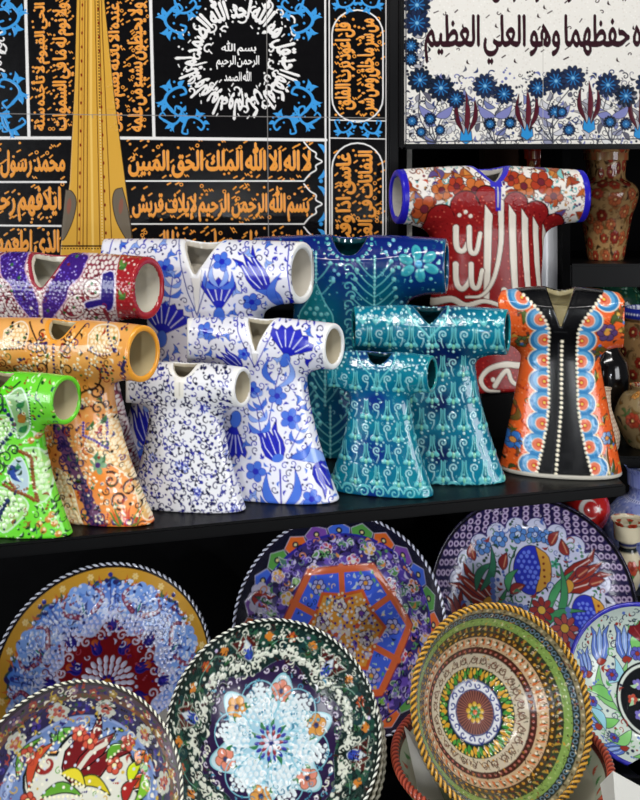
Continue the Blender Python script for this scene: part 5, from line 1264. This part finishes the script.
def paint_p6(ch):
    R = ch.rnd = random.Random(46)
    F = lambda r: float(np.interp(r, [0, .085, .245, .33, .455, .565, .62, .70, .75, .80, .865, .93, .97, 1.1], [0, .06, .165, .235, .345, .47, .535, .64, .70, .77, .85, .92, .965, 1.1]))
    pol = lambda r, a: (F(r) * math.cos(a), F(r) * math.sin(a))
    bands(ch, [(F(r), c) for r, c in [(1.1, '#4a3a1c'), (.97, '#8a8060'), (.93, '#16221f'), (.865, '#7c9a4c'), (.80, '#2c3424'), (.75, '#3c2c16'), (.70, '#c8a884'), (.62, '#46201a'), (.565, '#cbbfa8'), (.455, '#17301a'), (.33, '#d3d6dc'), (.245, '#4c1c16'), (.085, '#1f3a1c')]])
    for k in range(90):
        a = 2 * PI * k / 90; ch.ring(*pol(.895, a), .02, .009, '#6a8698', .0004); ch.disc(*pol(.833, a), .009, '#94b060', .0004); ch.disc(*pol(.95, a), .014, '#c8b890' if k % 2 else '#5a4a2c', .0005)
    for k in range(64):
        a = 2 * PI * k / 64; ch.leaf(*pol(.755, a), *pol(.80, a + .03), .03, .2, '#a88a34', .0004); ch.disc(*pol(.775, a + .05), .011, '#7a2418', .0004); ch.disc(*pol(.725, a), .014, '#c8902c', .0005)
    for k in range(52):
        a = 2 * PI * k / 52; ch.leaf(*pol(.635, a), *pol(.695, a + .02), .03, .1, '#cc6a34', .0004); ch.leaf(*pol(.69, a + .06), *pol(.65, a + .04), .022, .1, '#3c4a2a', .0004); ch.disc(*pol(.66, a + .06), .013, '#efe4cc', .0005)
    for k in range(60): ch.disc(*pol(.592, 2 * PI * k / 60), .012, '#b8685a', .0004)
    for k in range(26):
        a = 2 * PI * k / 26; s = 1 if k % 2 else -1; ch.spiral(*pol(.51, a), .036, a + s, '#5a3a2c', .011, .0003, 1.2, s); ch.stroke(curve([pol(.48, a - .1), pol(.54, a), pol(.48, a + .1)]), .009, '#6c4a38')
    for k in range(34):
        a = 2 * PI * k / 34; ch.leaf(*pol(.345, a), *pol(.435, a), .04, .1, ('#d09a2c', '#3c8a34')[k % 2], .0005); ch.leaf(*pol(.38, a + .09), *pol(.45, a + .09), .028, 0, ('#4a9a3c', '#e0b040')[k % 2], .0005); ch.disc(*pol(.44, a), .01, '#e8c860', .0005)
    ch.ring(0, 0, F(.33), .012, '#1c2a6a'); ch.ring(0, 0, F(.25), .01, '#1c2a6a')
    for k in range(16):
        a = 2 * PI * k / 16; ch.spiral(*pol(.29, a), .03, a + 1.5, '#27347c', .014, .0004, .9, 1 if k % 2 else -1)
    for k in range(40): a = 2 * PI * k / 40; ch.stroke([pol(.11, a), pol(.235, a)], .007, '#8a4a34')
    beadring(ch, .06, 9, .019, '#c8a034'); beadring(ch, .035, 6, .015, '#3c8a3c'); ch.disc(0, 0, .018, '#c8642c', .0005)
    ch.lace((-1, 1, -1, 1), 1100, .03, .028, ('#1c1408', '#1c1408', '#e8d8b0', '#7a2a1c', '#c89030', '#2c4a24'), lambda x, y: .24 < math.hypot(x, y) < .96, seed=28)
def paint_p7(ch):
    R = ch.rnd = random.Random(47); F = '#cfdcd2'; OUT = '#2a3048'
    ch.rgb[:] = hx(F); OC = (.12, -.16)
    ch.fill(lambda X, Y: [(.97 - np.hypot(X, Y), '#2a2a98')])
    for x, y, L, a in ((-.48, .26, .42, 95), (-.16, .3, .40, 92), (-.66, .1, .3, 110), (-.6, -.5, .3, 170), (.4, .5, .36, 60), (-.3, -.72, .3, 200)):
        ch.tulip(x, y, L, dg(a), '#5a78c8', '#8aa8e0', OUT, .01, .0003, 1.05, '#c8d8f4'); ch.leaf(x - .05, y - .03, x + .07, y - .0, .08, 0, '#9a3428', .0003, OUT, .008)
    for x, y, x1, y1, b, c in ((-.3, -.3, -.5, .2, .2, '#88c878'), (-.2, -.3, -.15, .26, .1, '#88c878'), (-.5, -.3, -.8, .0, .2, '#8ac8d8'), (.0, .3, .1, .7, .2, '#7cc46a'), (-.36, -.2, -.7, -.1, -.2, '#7cc46a'), (-.3, -.4, -.66, -.36, .2, '#7cc46a'), (-.16, -.5, -.5, -.66, .2, '#8cd07c'), (.1, -.6, -.2, -.84, .2, '#7cc46a'), (-.4, .0, -.3, .3, -.3, '#9ad0e0'), (.5, .0, .7, .4, .2, '#7cc46a'), (-.66, -.3, -.5, -.55, .2, '#9ad0e0')):
        ch.leaf(x, y, x1, y1, .12, b, c, .0003, OUT, .008)
    for x, y, r in ((-.35, .1, .07), (-.75, .1, .07), (-.02, .36, .08), (-.62, -.22, .06), (-.4, -.62, .06), (.3, -.8, .07), (-.8, -.2, .06)): ch.rosette(x, y, r, 6, '#5a5ab8', '#9a3428', OUT, .007, pw=.4)
    ch.carnation(.14, .42, .36, dg(75), '#7c1c24', OUT, .01, '#a84a4a', '#4a8a5a', fan=1.2)
    ch.disc(*OC, .44, '#15171a'); ch.disc(*OC, .415, '#d8e0d6'); ch.disc(*OC, .385, '#111316')
    for k in range(8):
        a = k * PI / 4; x, y = OC[0] + .24 * math.cos(a), OC[1] + .24 * math.sin(a)
        ch.stroke([OC, (x, y)], .022, '#a8d0a0', .0003); ch.rosette(x, y, .06, 5, ('#b8462e', '#7a70c0')[k % 2], '#d8d8c0', pw=.4, h=.0004); ch.leaf(x, y, x + .09 * math.cos(a + 1), y + .09 * math.sin(a + 1), .04, .2, '#a8d0a0', .0003)
    ch.rosette(*OC, .09, 6, '#b8462e', '#e0d0a0', pw=.4, h=.0004)
    for k in range(90):
        x, y = pol(R.uniform(.3, .92), R.uniform(0, 6.28))
        if is_bg(ch, x, y, F, .1, .025):
            if k % 2: ch.spiral(x, y, .04, R.uniform(0, 6), '#46586a', .009, 0, .8)
            else: ch.disc(x, y, .012, R.choice(('#30408a', '#8c3428', '#3c6a4a')))
    ch.lace((-1, 1, -1, 1), 240, .05, .08, ('#2a3048', '#46586a', '#5aa85a', '#5a78c8', '#9a3428'), lambda x, y: math.hypot(x, y) < .92 and is_bg(ch, x, y, F, .12, .012), seed=29)
def paint_coral_bowl(ch):
    R = ch.rnd = random.Random(48); bands(ch, [(1.1, '#5a2018'), (.93, '#b8c0a8'), (.8, '#c8c4ae'), (.5, '#8a9a7c')])
    for k in range(40): ch.leaf(*pol(.82, k * PI / 20), *pol(.9, k * PI / 20 + .05), .04, .2, R.choice(('#4a8a4a', '#b84a30')), .0004)
def paint_mark_flag(ch, x, y, r, bg):              # crescent and star
    ch.disc(x, y, r, '#ece8e4'); ch.disc(x + r * .26, y - r * .05, r * .8, bg)
    P = [pol(r * (.42 if k % 2 == 0 else .17), -PI / 2 + .25 + k * PI / 5) for k in range(10)]; ch.poly([(x + r * 1.08 + a, y - r * .1 + b) for a, b in P], '#ece8e4')

# ------------------------------------------------------------------ paint of the vases (chart: girth from the front, arc length from the foot, metres)
def floral_vase(bg, petals, leaves, n, s, out='#3a1c14', dense=0, seed=1):
    def p(ch, rm, ln, P):
        R = ch.rnd = random.Random(seed); ch.rgb[:] = hx(bg)
        bb = (-PI * rm, PI * rm, 0, ln)
        ch.scatter(bb, n * 3, s * .5, lambda x, y: ch.leaf(x, y, x + R.uniform(-1, 1) * s, y + R.uniform(-1, 1) * s, s * .3, .25, R.choice(leaves), .0004, out, s * .03))
        ch.scatter(bb, n, s * 1.3, lambda x, y: (ch.rosette(x, y, s * R.uniform(.5, .75), 7, R.choice(petals), R.choice(petals), out, s * .04, R.random(), .4, .0005), ch.disc(x, y, s * .12, '#e8c880', .0005)))
        ch.scatter(bb, n * 3, s * .4, lambda x, y: ch.spiral(x, y, s * .22, R.uniform(0, 6), out, s * .06, .0002, 1))
        for y in (ln * .0, ln * .985): ch.stroke([(-PI * rm, y), (PI * rm, y)], .004, out)
    return p
def paint_flag_jar(ch, rm, ln, P):
    ch.rgb[:] = hx('#b81c1c'); paint_mark_flag(ch, .0, ln * .52, .016, '#b81c1c')
def paint_blue_vase(ch, rm, ln, P):
    R = ch.rnd = random.Random(51); ch.rgb[:] = hx('#8a98d2')
    ch.scatter((-PI * rm, PI * rm, 0, ln), 2600, .0045, lambda x, y: ch.spiral(x, y, .003, R.uniform(0, 6), R.choice(('#2c3c9c', '#3a4cb0', '#dfe4f6')), .0013, .0002, .8))
    for y in (ln * .55, ln * .72, ln * .8): ch.stroke([(-PI * rm, y), (PI * rm, y)], .006, '#c9d2f0'); ch.beads([(-PI * rm, y), (PI * rm, y)], .008, .002, '#26389a', .0003)
def paint_tulip_vase(ch, rm, ln, P):
    ch.rgb[:] = hx('#d6cbae')
    for k in range(7):
        x = -PI * rm + (k + .5) * 2 * PI * rm / 7
        for y in (ln * .30, ln * .74):
            s = .02 if y < ln * .5 else .014
            for g in (1, -1): ch.leaf(x, y - s * .6, x + g * s * .8, y + s * .3, s * .35, .2 * g, '#3c7a3c', .0003)
            ch.rosette(x, y + s * .3, s * .55, 6, '#b8442a', '#8c2a1c', '#5a1c14', s * .04, pw=.4)
    for y in (ln * .55, ln * .6): ch.stroke([(-PI * rm, y), (PI * rm, y)], .005, '#27336c')
    ch.stroke([(-PI * rm, ln * .5), (PI * rm, ln * .5)], .008, '#1c2426')
def paint_net_vase(ch, rm, ln, P):
    ch.rgb[:] = hx('#8c2a1e'); 
    for k in range(22):
        for j in range(24): ch.disc(-PI * rm + (k + .5 * (j % 2)) * 2 * PI * rm / 22, j * ln / 24, .0034, '#e0ccb0', .0004)
def flat_vase(c):
    def p(ch, rm, ln, P): ch.rgb[:] = hx(c)
    return p
def paint_green_jar(ch, rm, ln, P):
    R = ch.rnd = random.Random(52); ch.rgb[:] = hx('#1c4a38')
    ch.scatter((-PI * rm, PI * rm, 0, ln), 900, .006, lambda x, y: ch.disc(x, y, R.uniform(.0015, .003), R.choice(('#3c7a5a', '#6aa07a', '#16382c', '#4a5a2a', '#8ab49a')), .0003))
    ch.stroke([(-PI * rm, ln * .93), (PI * rm, ln * .93)], .012, '#dfe0dc')
def paint_lidded(ch, rm, ln, P):
    floral_vase('#8a6a44', ('#7c2418', '#a0402c', '#5a1c14'), ('#c8a878', '#4c3a20', '#7a5a34'), 60, .018, '#241410', 0, 9)(ch, rm, ln, P)
    ch.poly([(-PI * rm, ln * .82), (PI * rm, ln * .82), (PI * rm, ln), (-PI * rm, ln)], '#1c2a8c')
    ch.beads([(-PI * rm, ln * .91), (PI * rm, ln * .91)], .014, .005, '#dfe4f4', .0004); ch.stroke([(-PI * rm, ln * .96), (PI * rm, ln * .96)], .006, '#c8d0ee')
    ch.beads([(-PI * rm, ln * .85), (PI * rm, ln * .85)], .007, .002, '#dfe4f4')
def paint_plain_bowl(ch):
    R = ch.rnd = random.Random(60); bands(ch, [(1.1, '#4a4a3c'), (.96, '#b4b09c'), (.9, '#2c3a34')])
    ch.scatter((-.95, .95, -.95, .95), 300, .06, lambda x, y: ch.disc(x, y, .02, R.choice(('#dfe2d2', '#8c3a2c', '#3c6a5a')), .0006), lambda x, y: math.hypot(x, y) < .88)
# ------------------------------------------------------------------ the place: back wall, boards, shelves
BLACK = plain('black_lacquer_board', '#070708', .4, spec=.18, noise=.3, scale=30, bump=.05)
BACK = plain('black_backing_cloth', '#050506', .9, spec=.1, noise=.4, scale=40)
WALLM = plain('dark_wall_paint', '#0b0a0b', .9, spec=.1, noise=.2, scale=8)
FRAME = plain('black_wood_frame', '#0c0c0e', .35, spec=.25, noise=.3, scale=40, bump=.1)
CARD = plain('white_card', '#d6d4cc', .7, noise=.03)
TAN = plain('brown_cardboard', '#7a5a48', .8, noise=.1, scale=50)
PX = lambda px, d: (px - 320) / FPX * d
PZ = lambda py, d: CAMZ - (py - HORIZON) / FPX * d

tag(box('floor', -1.6, 1.8, -.8, 2.6, -.02, 0, WALLM, bev=0), kind='structure')
tag(box('wall_back', -1.6, 1.8, 2.3, 2.36, 0, 3, WALLM, bev=0), kind='structure')
tag(box('wall_left', -1.6, PX(392, 1.83), 1.86, 1.92, 0, 3, WALLM, bev=0), kind='structure')
tag(box('trim_1', PX(392, 1.83), 1.8, 1.86, 1.92, PZ(138, 1.83), 3, WALLM, bev=0), kind='structure')
tag(box('trim_2', PX(560, 1.95), PX(560, 1.95) + .015, 1.93, 2.3, 0, PZ(136, 1.83), BACK, bev=0), kind='structure')

# main shelf, running back from the left to the right
y_l, y_r = .438 / ((545 - 180) / 1000), .438 / ((484 - 180) / 1000)
xl, xr = PX(-60, y_l), PX(626, y_r)
yl = y_l - (y_r - y_l) * 60 / 626 * .85
o = slab('shelf_board', [(xl, yl), (xr, y_r), (xr, 1.8), (xl, 1.8)], SHELF_Z - .018, SHELF_Z, BLACK)
tag(o, 'long black shelf board carrying the ceramic caftans', 'shelf')
# display table below
TABLE_Z = .69
o = slab('display_table', [(-1.0, .92), (1.0, .92), (1.0, 1.84), (-1.0, 1.84)], TABLE_Z - .03, TABLE_Z, BLACK)
tag(o, 'wide black table under the shelf, carrying the painted plates and bowls', 'table')
for x in (-.95, .95):
    for y in (1.0, 1.76): box('leg', x - .03, x + .03, y - .03, y + .03, 0, TABLE_Z - .028, BLACK, o)
o = box('back_panel', -1.0, PX(575, 1.72), 1.70, 1.72, TABLE_Z, SHELF_Z - .018, BACK, bev=0)
tag(o, 'black panel closing the space behind the plates under the shelf', 'panel')

# shelves on the right, in the niche
SA = PZ(263, 1.95)
tag(box('niche_shelf', PX(560, 1.95) + .016, 1.3, 1.93, 2.295, SA - .045, SA, BLACK), 'upper black niche shelf carrying the big red and cream floral vase', 'shelf')
SB = PZ(447, 1.72)
o = box('niche_shelf', PX(560, 1.95) + .016, 1.3, 1.66, 2.295, SB - .02, SB, BLACK)
SCZ = 1.27
tag(box('niche_shelf', PX(392, 1.93) + .004, PX(560, 1.95) - .002, 1.93, 2.295, SCZ - .02, SCZ, BLACK), 'dark shelf behind the red and white script caftan', 'shelf')
tag(o, 'lower dark niche shelf carrying the dim jars at the right edge', 'shelf')

# ------------------------------------------------------------------ wall panels
def tile_panel(name, label, x0, x1, y0, y1, d, paint, fw, fd, res=2.0, bg='#0b0a0c', wood=None):
    root = empty(name, (PX((x0 + x1) / 2, d), d, PZ(y1, d))); tag(root, label, 'tile panel')
    ch = Chart(x0, x1, y0, y1, res, bg); paint(ch); tile_face(ch, d, MATT, root)
    k = d / FPX; wd = (x1 - x0) * k / 2; hh = (y1 - y0) * k
    wood = wood or FRAME
    f = fw * k
    box('backing_board', -wd, wd, .001, .02, 0, hh, wood, root, .001)
    box('frame_bar', -wd - f, -wd, -fd, .02, -f, hh + f, wood, root)
    box('frame_bar', wd, wd + f, -fd, .02, -f, hh + f, wood, root)
    box('frame_bar', -wd, wd, -fd, .02, -f, 0, wood, root)
    box('frame_bar', -wd, wd, -fd, .02, hh, hh + f, wood, root)
    return root
tile_panel('calligraphy_tile_panel', 'black tile panel with golden script, blue scrolls and a golden minaret, hung on the wall', -60, 388, -60, 300, 1.83, paint_black_panel, 10, .012)
tile_panel('calligraphy_tile_panel', 'white tile panel with dark script over blue flowers and maroon tulips, upper right', 404, 700, -60, 144, 1.825, paint_white_panel, 5, .008, bg='#e6e3dc')

# ------------------------------------------------------------------ caftans
LARGE = dict(L=.44, wb=.42, ww=.2)
kaftan('caftan_figurine', 'large blue and white caftan with cobalt tulips, second from left in the back row', Kaftan(L=.45, rc=.128, na=.085, vz=.86, vp=.9, wb=.43, cut=1.2, droop=.0), 205, 239, paint_blue_large, GLAZE, depth=1.50, rot=14, lining='#d9d2c4', cuff='#efefec', cw=.025, neck='#eeeef0')
kaftan('caftan_figurine', 'large purple and red beaded caftan with a red cuff, leftmost of the back row', Kaftan(L=.455, rc=.13, na=.085, vz=.86, vp=.7, cut=1.2), 54, 252, paint_purple, GLAZE, depth=1.44, rot=12, lining='#ddd8c8', cuff='#a82028', cw=.02, neck='#9a2a3c', nw=.012)
kaftan('caftan_figurine', 'large dark blue and teal caftan with raised flower and fan sprays, back row centre', Kaftan(L=.44, rc=.125, na=.085, vz=.91, vp=.45, cut=.5), 350, 234, paint_teal_large, GLOSS, depth=1.61, rot=6, lining='#06414a', cuff='#0a4f7a', cw=.02)
kaftan('caftan_figurine', 'medium orange caftan with cream bead fields and brown scrolls, beside the lime green one', Kaftan(L=.47, rc=.14, rm=.135, na=.08, vz=.91, vp=.5, wb=.5, cut=1.2), 67, 319, paint_orange, GLAZE, front=523, rot=18, lining='#cbb98e', cuff='#f0a435', cw=.035, neck='#f0a038')
kaftan('caftan_figurine', 'medium white caftan with one big cobalt tulip and a carnation, right of the navy-scroll one', Kaftan(L=.43, rc=.125, na=.08, vz=.83, vp=1.3, wb=.45, cut=1.4), 262, 317, paint_blue_medium, GLAZE, front=503, rot=14, lining='#c9bfa6', cuff='#f2f2f0', cw=.045, neck='#f2f2f2')
kaftan('caftan_figurine', 'small white caftan covered in tiny navy scrolls, beside the orange caftan', Kaftan(L=.42, rc=.135, rm=.14, na=.09, vz=.915, vp=.5, wb=.43, db=.13, cut=1.4), 186, 362, paint_blue_small, GLAZE, front=513, rot=10, lining='#c9bfa6', cuff='#efeeea', cw=.06, neck='#eeece6', nw=.03)
kaftan('caftan_figurine', 'small lime green caftan with white beaded paisleys, at the left end of the shelf', Kaftan(L=.44, rc=.15, rm=.145, na=.085, vz=.91, vp=.5, wb=.46, db=.13, cut=1.6), 4, 371, paint_green, GLAZE, front=538, rot=10, lining='#c8bd98', cuff='#6fd92e', cw=.03, neck='#5fd01e')
kaftan('caftan_figurine', 'medium teal caftan with raised spirals, standing behind the small teal one', Kaftan(L=.44, rc=.13, na=.095, vz=.905, vp=.9, wb=.44, db=.13, cut=.9), 430, 305, paint_teal_medium, GLOSS, front=485, rot=8, lining='#083c44', cuff='#0f8a94', cw=.02)
kaftan('caftan_figurine', 'small teal caftan with rows of raised spirals, in front of the larger teal ones', Kaftan(L=.38, rc=.13, na=.095, vz=.92, vp=.5, wb=.39, ww=.215, db=.13, cut=.9), 380, 351, paint_teal_small, GLOSS, front=497.5, rot=15, lining='#07363e', cuff='#128f96', cw=.02)
RZ = PZ(392, 1.70)
tag(box('display_riser', PX(425, 1.7), PX(530, 1.7), 1.69, 1.79, SHELF_Z, RZ, BLACK), 'black block on the shelf lifting the red and white script caftan', 'riser')
kaftan('caftan_figurine', 'large red and white caftan with big white script and blue cuffs, raised at the back', Kaftan(L=.44, rc=.118, na=.075, vz=.925, vp=.8, wb=.34, ww=.255, db=.13, zw=.5, cut=.2), 487, 165, paint_red, MATT, depth=1.735, base_z=RZ, rot=-12, lining='#c9c4bc', cuff='#2620b0', cw=.035, neck='#3a34b8', nw=.022)
kaftan('caftan_figurine', 'orange caftan with a glossy black front band and blue scallops, right shelf end', Kaftan(L=.31, rc=.135, rm=.13, na=.075, nb=.06, vz=.8, vp=1.1, wb=.325, ww=.205, db=.15, xs=.22, droop=.035, zw=.62, pw=1.1, kb=.13, cut=-.3), 560, 286, paint_orange_black, GLAZE, front=480, rot=12, lining='#c9bd92', neck='#0a0a0c', nw=.03)

# ------------------------------------------------------------------ plates and bowls
ROPE = dict(r=.013, tw=1.2, lump=.3)
dish('painted_plate', 'light blue plate with a red star centre and mustard yellow rim, at the left', 103, 670, 108, 1.39, 44, 4, .055, paint_p1, .45, rim=dict(ROPE, cols=['#15151c', '#d8dbe8'], n=96))
dish('painted_bowl', 'dark purple bowl with a big maroon tulip, in the lower left corner', 72, 801, 109, 1.08, 36, 4, .05, paint_p2, .62, rim=dict(ROPE, cols=['#23221a', '#e8e6d0'], n=96, r=.012), cat='bowl')
dish('painted_plate', 'purple and orange plate with a hexagon star and white rope rim, behind the others', 337, 626, 108, 1.42, 30, -15, .05, paint_p4, .55, rim=dict(ROPE, cols=['#16162a', '#dfe2f4'], n=100))
dish('painted_plate', 'large white plate with pomegranates and red tulips in a purple ringed border', 533, 602, 102, 1.47, 28, -4, .03, paint_p5, .7, rim=dict(r=.012, cols=['#141220', '#2a2440'], n=40))
dish('painted_bowl', 'dark green bowl with a white beaded star and blue flower centre, front and middle', 274, 731, 107, 1.2, 41, 7, .06, paint_p3, .35, lift=False, rim=dict(ROPE, cols=['#191a17', '#e6e6d8'], n=92, r=.012), cat='bowl')
dish('painted_plate', 'mint white plate with blue tulips, black centre disc and blue rim, right edge', 645, 684, 74, 1.32, 30, -8, .03, paint_p7, .55, rim=dict(r=.03, cols=['#2a2a9c', '#3434b0'], n=40, under='#3a1418'))
dish('painted_bowl', 'deep striped bowl of green, red and cream rings with a golden rope rim', 503, 708, 95, 1.2, 30, 18, .085, paint_p6, .3, lift=False, rim=dict(r=.029, n=96, tw=2, lump=.35, cols=['#3a2a10', '#d09a34']), cat='bowl')
# ------------------------------------------------------------------ stacked bowls, the coral bowl, cards
for k in (1, 2):
    dish('painted_bowl', ('upper', 'lower')[k - 1] + ' of two pale rimmed bowls nested behind the dark green beaded bowl', 274 + 5 * k, 731 + 3 * k, 107, 1.2, 42, 7, .06, paint_plain_bowl, .35, rim=dict(ROPE, cols=['#8a8672', '#b6b29e'], n=92, r=.016, under='#b4b09c'), cat='bowl', seg=300, push=.022 * k, lift=k == 2)
dish('painted_bowl', 'coral rope rimmed bowl lying under the deep striped bowl', 501, 757, 106, 1.225, 86, 0, .078, paint_coral_bowl, .4, rim=dict(r=.036, cols=['#7a2c20', '#b9533c'], n=110, tw=2, lump=.15, under='#7a8a60'), cat='bowl', seg=400, lift=False)
def card(label, P, d, dz=0, group=None, mat=None, th=.0006):
    import bmesh
    bm = bmesh.new(); c = sum((at(x, y, d + k) for x, y, k in P), Vector()) / len(P)
    vs = [bm.verts.new(at(x, y, d + k) - c) for x, y, k in P]
    f = bm.faces.new(vs); bmesh.ops.solidify(bm, geom=[f], thickness=th)
    me = bpy.data.meshes.new('price_card'); bm.to_mesh(me); bm.free(); me.materials.append(mat or CARD)
    o = bpy.data.objects.new('price_card', me); COL.objects.link(o); o.location = c
    tag(o, label, 'card'); return o
card('tall white card wedged between the beaded bowl and the deep striped bowl', [(404, 726, .0), (420, 742, .0), (444, 800, -.03), (420, 800, -.03)], 1.23)
card('small cream card between the light blue plate and the beaded bowl', [(146, 724, .0), (167, 707, .0), (167, 733, -.008), (161, 735, -.01)], 1.26)
card('long pale card lying under the mint plate by the coral rim', [(600, 784, -.01), (613, 771, .0), (660, 797, .0), (660, 903, -.02), (622, 903, -.02)], 1.12)
card('pale card standing at the foot of the mint plate at the right edge', [(627, 766, .0), (643, 756, .0), (664, 775, .0), (658, 853, .0), (650, 853, .0), (647, 782, .0)], 1.2)
# ------------------------------------------------------------------ vases on the right
vase('floral_vase', 'large red and cream floral vase on the upper niche shelf', 'vase', PX(610, 2.0), 2.03, SA,
     [(.034, 0), (.036, .006), (.042, .04), (.052, .09), (.063, .125), (.063, .142), (.054, .155), (.042, .162), (.038, .172), (.040, .20), (.047, .226), (.049, .232)],
     floral_vase('#b48c5a', ('#b0402a', '#8c2a1c', '#c86a40'), ('#7a5a2c', '#4a3018', '#3a2a18', '#a8683a'), 110, .02), [(.158, 'body'), (.222, 'neck'), (1, 'lip')], rot=.3)
vase('red_vase', 'red vase mostly hidden behind the red and white script caftan', 'vase', PX(541, 2.13), 2.15, SCZ,
     [(.024, 0), (.028, .08), (.034, .15), (.03, .22), (.028, .25), (.026, .27), (.034, .30), (.036, .305)], floral_vase('#a83020', ('#d86a3c', '#8c1c14', '#e0a060'), ('#5a1410', '#c8502c'), 40, .02, seed=3), [(.235, 'body'), (.29, 'neck'), (1, 'lip')])
vase('white_jar', 'plain white jar behind the right side of the red caftan', 'jar', PX(539, 2.0), 2.0, SCZ, [(.036, 0), (.041, .01), (.042, .07), (.041, .135), (.038, .146)], flat_vase('#d3d6dc'), [(.135, 'body'), (1, 'lip')])
tag(box('cardboard_box', PX(484, 2.2), PX(519, 2.2), 2.2, 2.27, SCZ, PZ(130, 2.2), TAN), 'brown cardboard box behind the red caftan, under the white panel', 'box')
tag(box('white_card_strip', PX(407, 2.0), PX(412, 2.0), 2.0, 2.004, SCZ, PZ(140, 2.0), CARD, bev=0), 'narrow white upright strip beside the end of the black panel', 'strip')
vase('ginger_jar', 'green jar with a white rim behind the orange and black caftan', 'jar', PX(614, 2.03), 2.03, SB, [(.04, 0), (.045, .02), (.056, .1), (.061, .18), (.056, .225), (.046, .24), (.044, .243), (.046, .248), (.045, .25)], paint_green_jar, [(.238, 'body'), (1, 'rim')])
vase('lidded_jar', 'brown and red patterned jar with a blue and white collar, at the right edge', 'jar', PX(650, 1.87), 1.87, SB, [(.035, 0), (.04, .02), (.052, .09), (.056, .15), (.05, .19), (.044, .197), (.05, .203), (.05, .215), (.044, .221)], paint_lidded, [(.196, 'body'), (1, 'collar')])
vase('dark_vase', 'black vase standing behind the red netted bottle', 'vase', PX(608, 1.8), 1.8, SB, [(.022, 0), (.03, .03), (.038, .09), (.034, .13), (.02, .155), (.016, .17), (.02, .185)], flat_vase('#0c0a0b'), [(.16, 'body'), (1, 'neck')], mat=GLOSS)
vase('cream_vase', 'round cream vase with red flowers on the lower niche shelf', 'vase', PX(645, 1.72), 1.725, SB, [(.025, 0), (.032, .008), (.048, .04), (.049, .06), (.036, .088), (.022, .096), (.024, .106)], floral_vase('#94805a', ('#a8402a', '#c88a40', '#8c2a1c'), ('#4a6a3c', '#7a5a2c', '#2c2c2c'), 26, .018, seed=5), [(.09, 'body'), (1, 'neck')])
vase('netted_bottle', 'slim red bottle with a white net of dots beside the orange caftan', 'bottle', PX(606, 1.69), 1.695, SB, [(.018, 0), (.022, .008), (.024, .03), (.016, .055), (.010, .075), (.009, .1), (.011, .107)], paint_net_vase, [(.07, 'body'), (1, 'neck')])
vase('blue_vase', 'tall blue and white vase at the right edge, next to the shelf end', 'vase', PX(650, 1.65), 1.65, TABLE_Z, [(.045, 0), (.05, .01), (.064, .1), (.074, .2), (.071, .25), (.055, .276), (.037, .288), (.033, .30), (.034, .32), (.039, .334), (.041, .338)], paint_blue_vase, [(.285, 'body'), (.33, 'neck'), (1, 'lip')])
FX, FY = PX(585, 1.6), 1.6; FZ = PZ(531, 1.6)
tag(box('display_riser', FX - .03, FX + .028, 1.55, 1.65, TABLE_Z, FZ, BLACK), 'tall black block carrying the round red flag jar', 'riser')
vase('flag_jar', 'round red jar painted with a white crescent and star', 'jar', FX, FY, FZ, [(.016, 0), (.024, .004), (.036, .022), (.039, .038), (.034, .056), (.02, .068), (.014, .07)], paint_flag_jar, [(.068, 'body'), (1, 'lip')], rot=-.1)
TX = PX(628, 1.545); TZ = PZ(590, 1.545)
tag(box('display_riser', TX - .022, TX + .024, 1.52, 1.57, TABLE_Z, TZ, BLACK), 'narrow black block carrying the small cream tulip vase', 'riser')
vase('tulip_vase', 'small cream vase with red tulips and a wide rim, in front of the blue vase', 'vase', TX, 1.545, TZ, [(.012, 0), (.015, .006), (.021, .025), (.021, .045), (.014, .062), (.013, .07), (.018, .095), (.025, .108), (.026, .11)], paint_tulip_vase, [(.062, 'body'), (.1, 'neck'), (1, 'rim')])
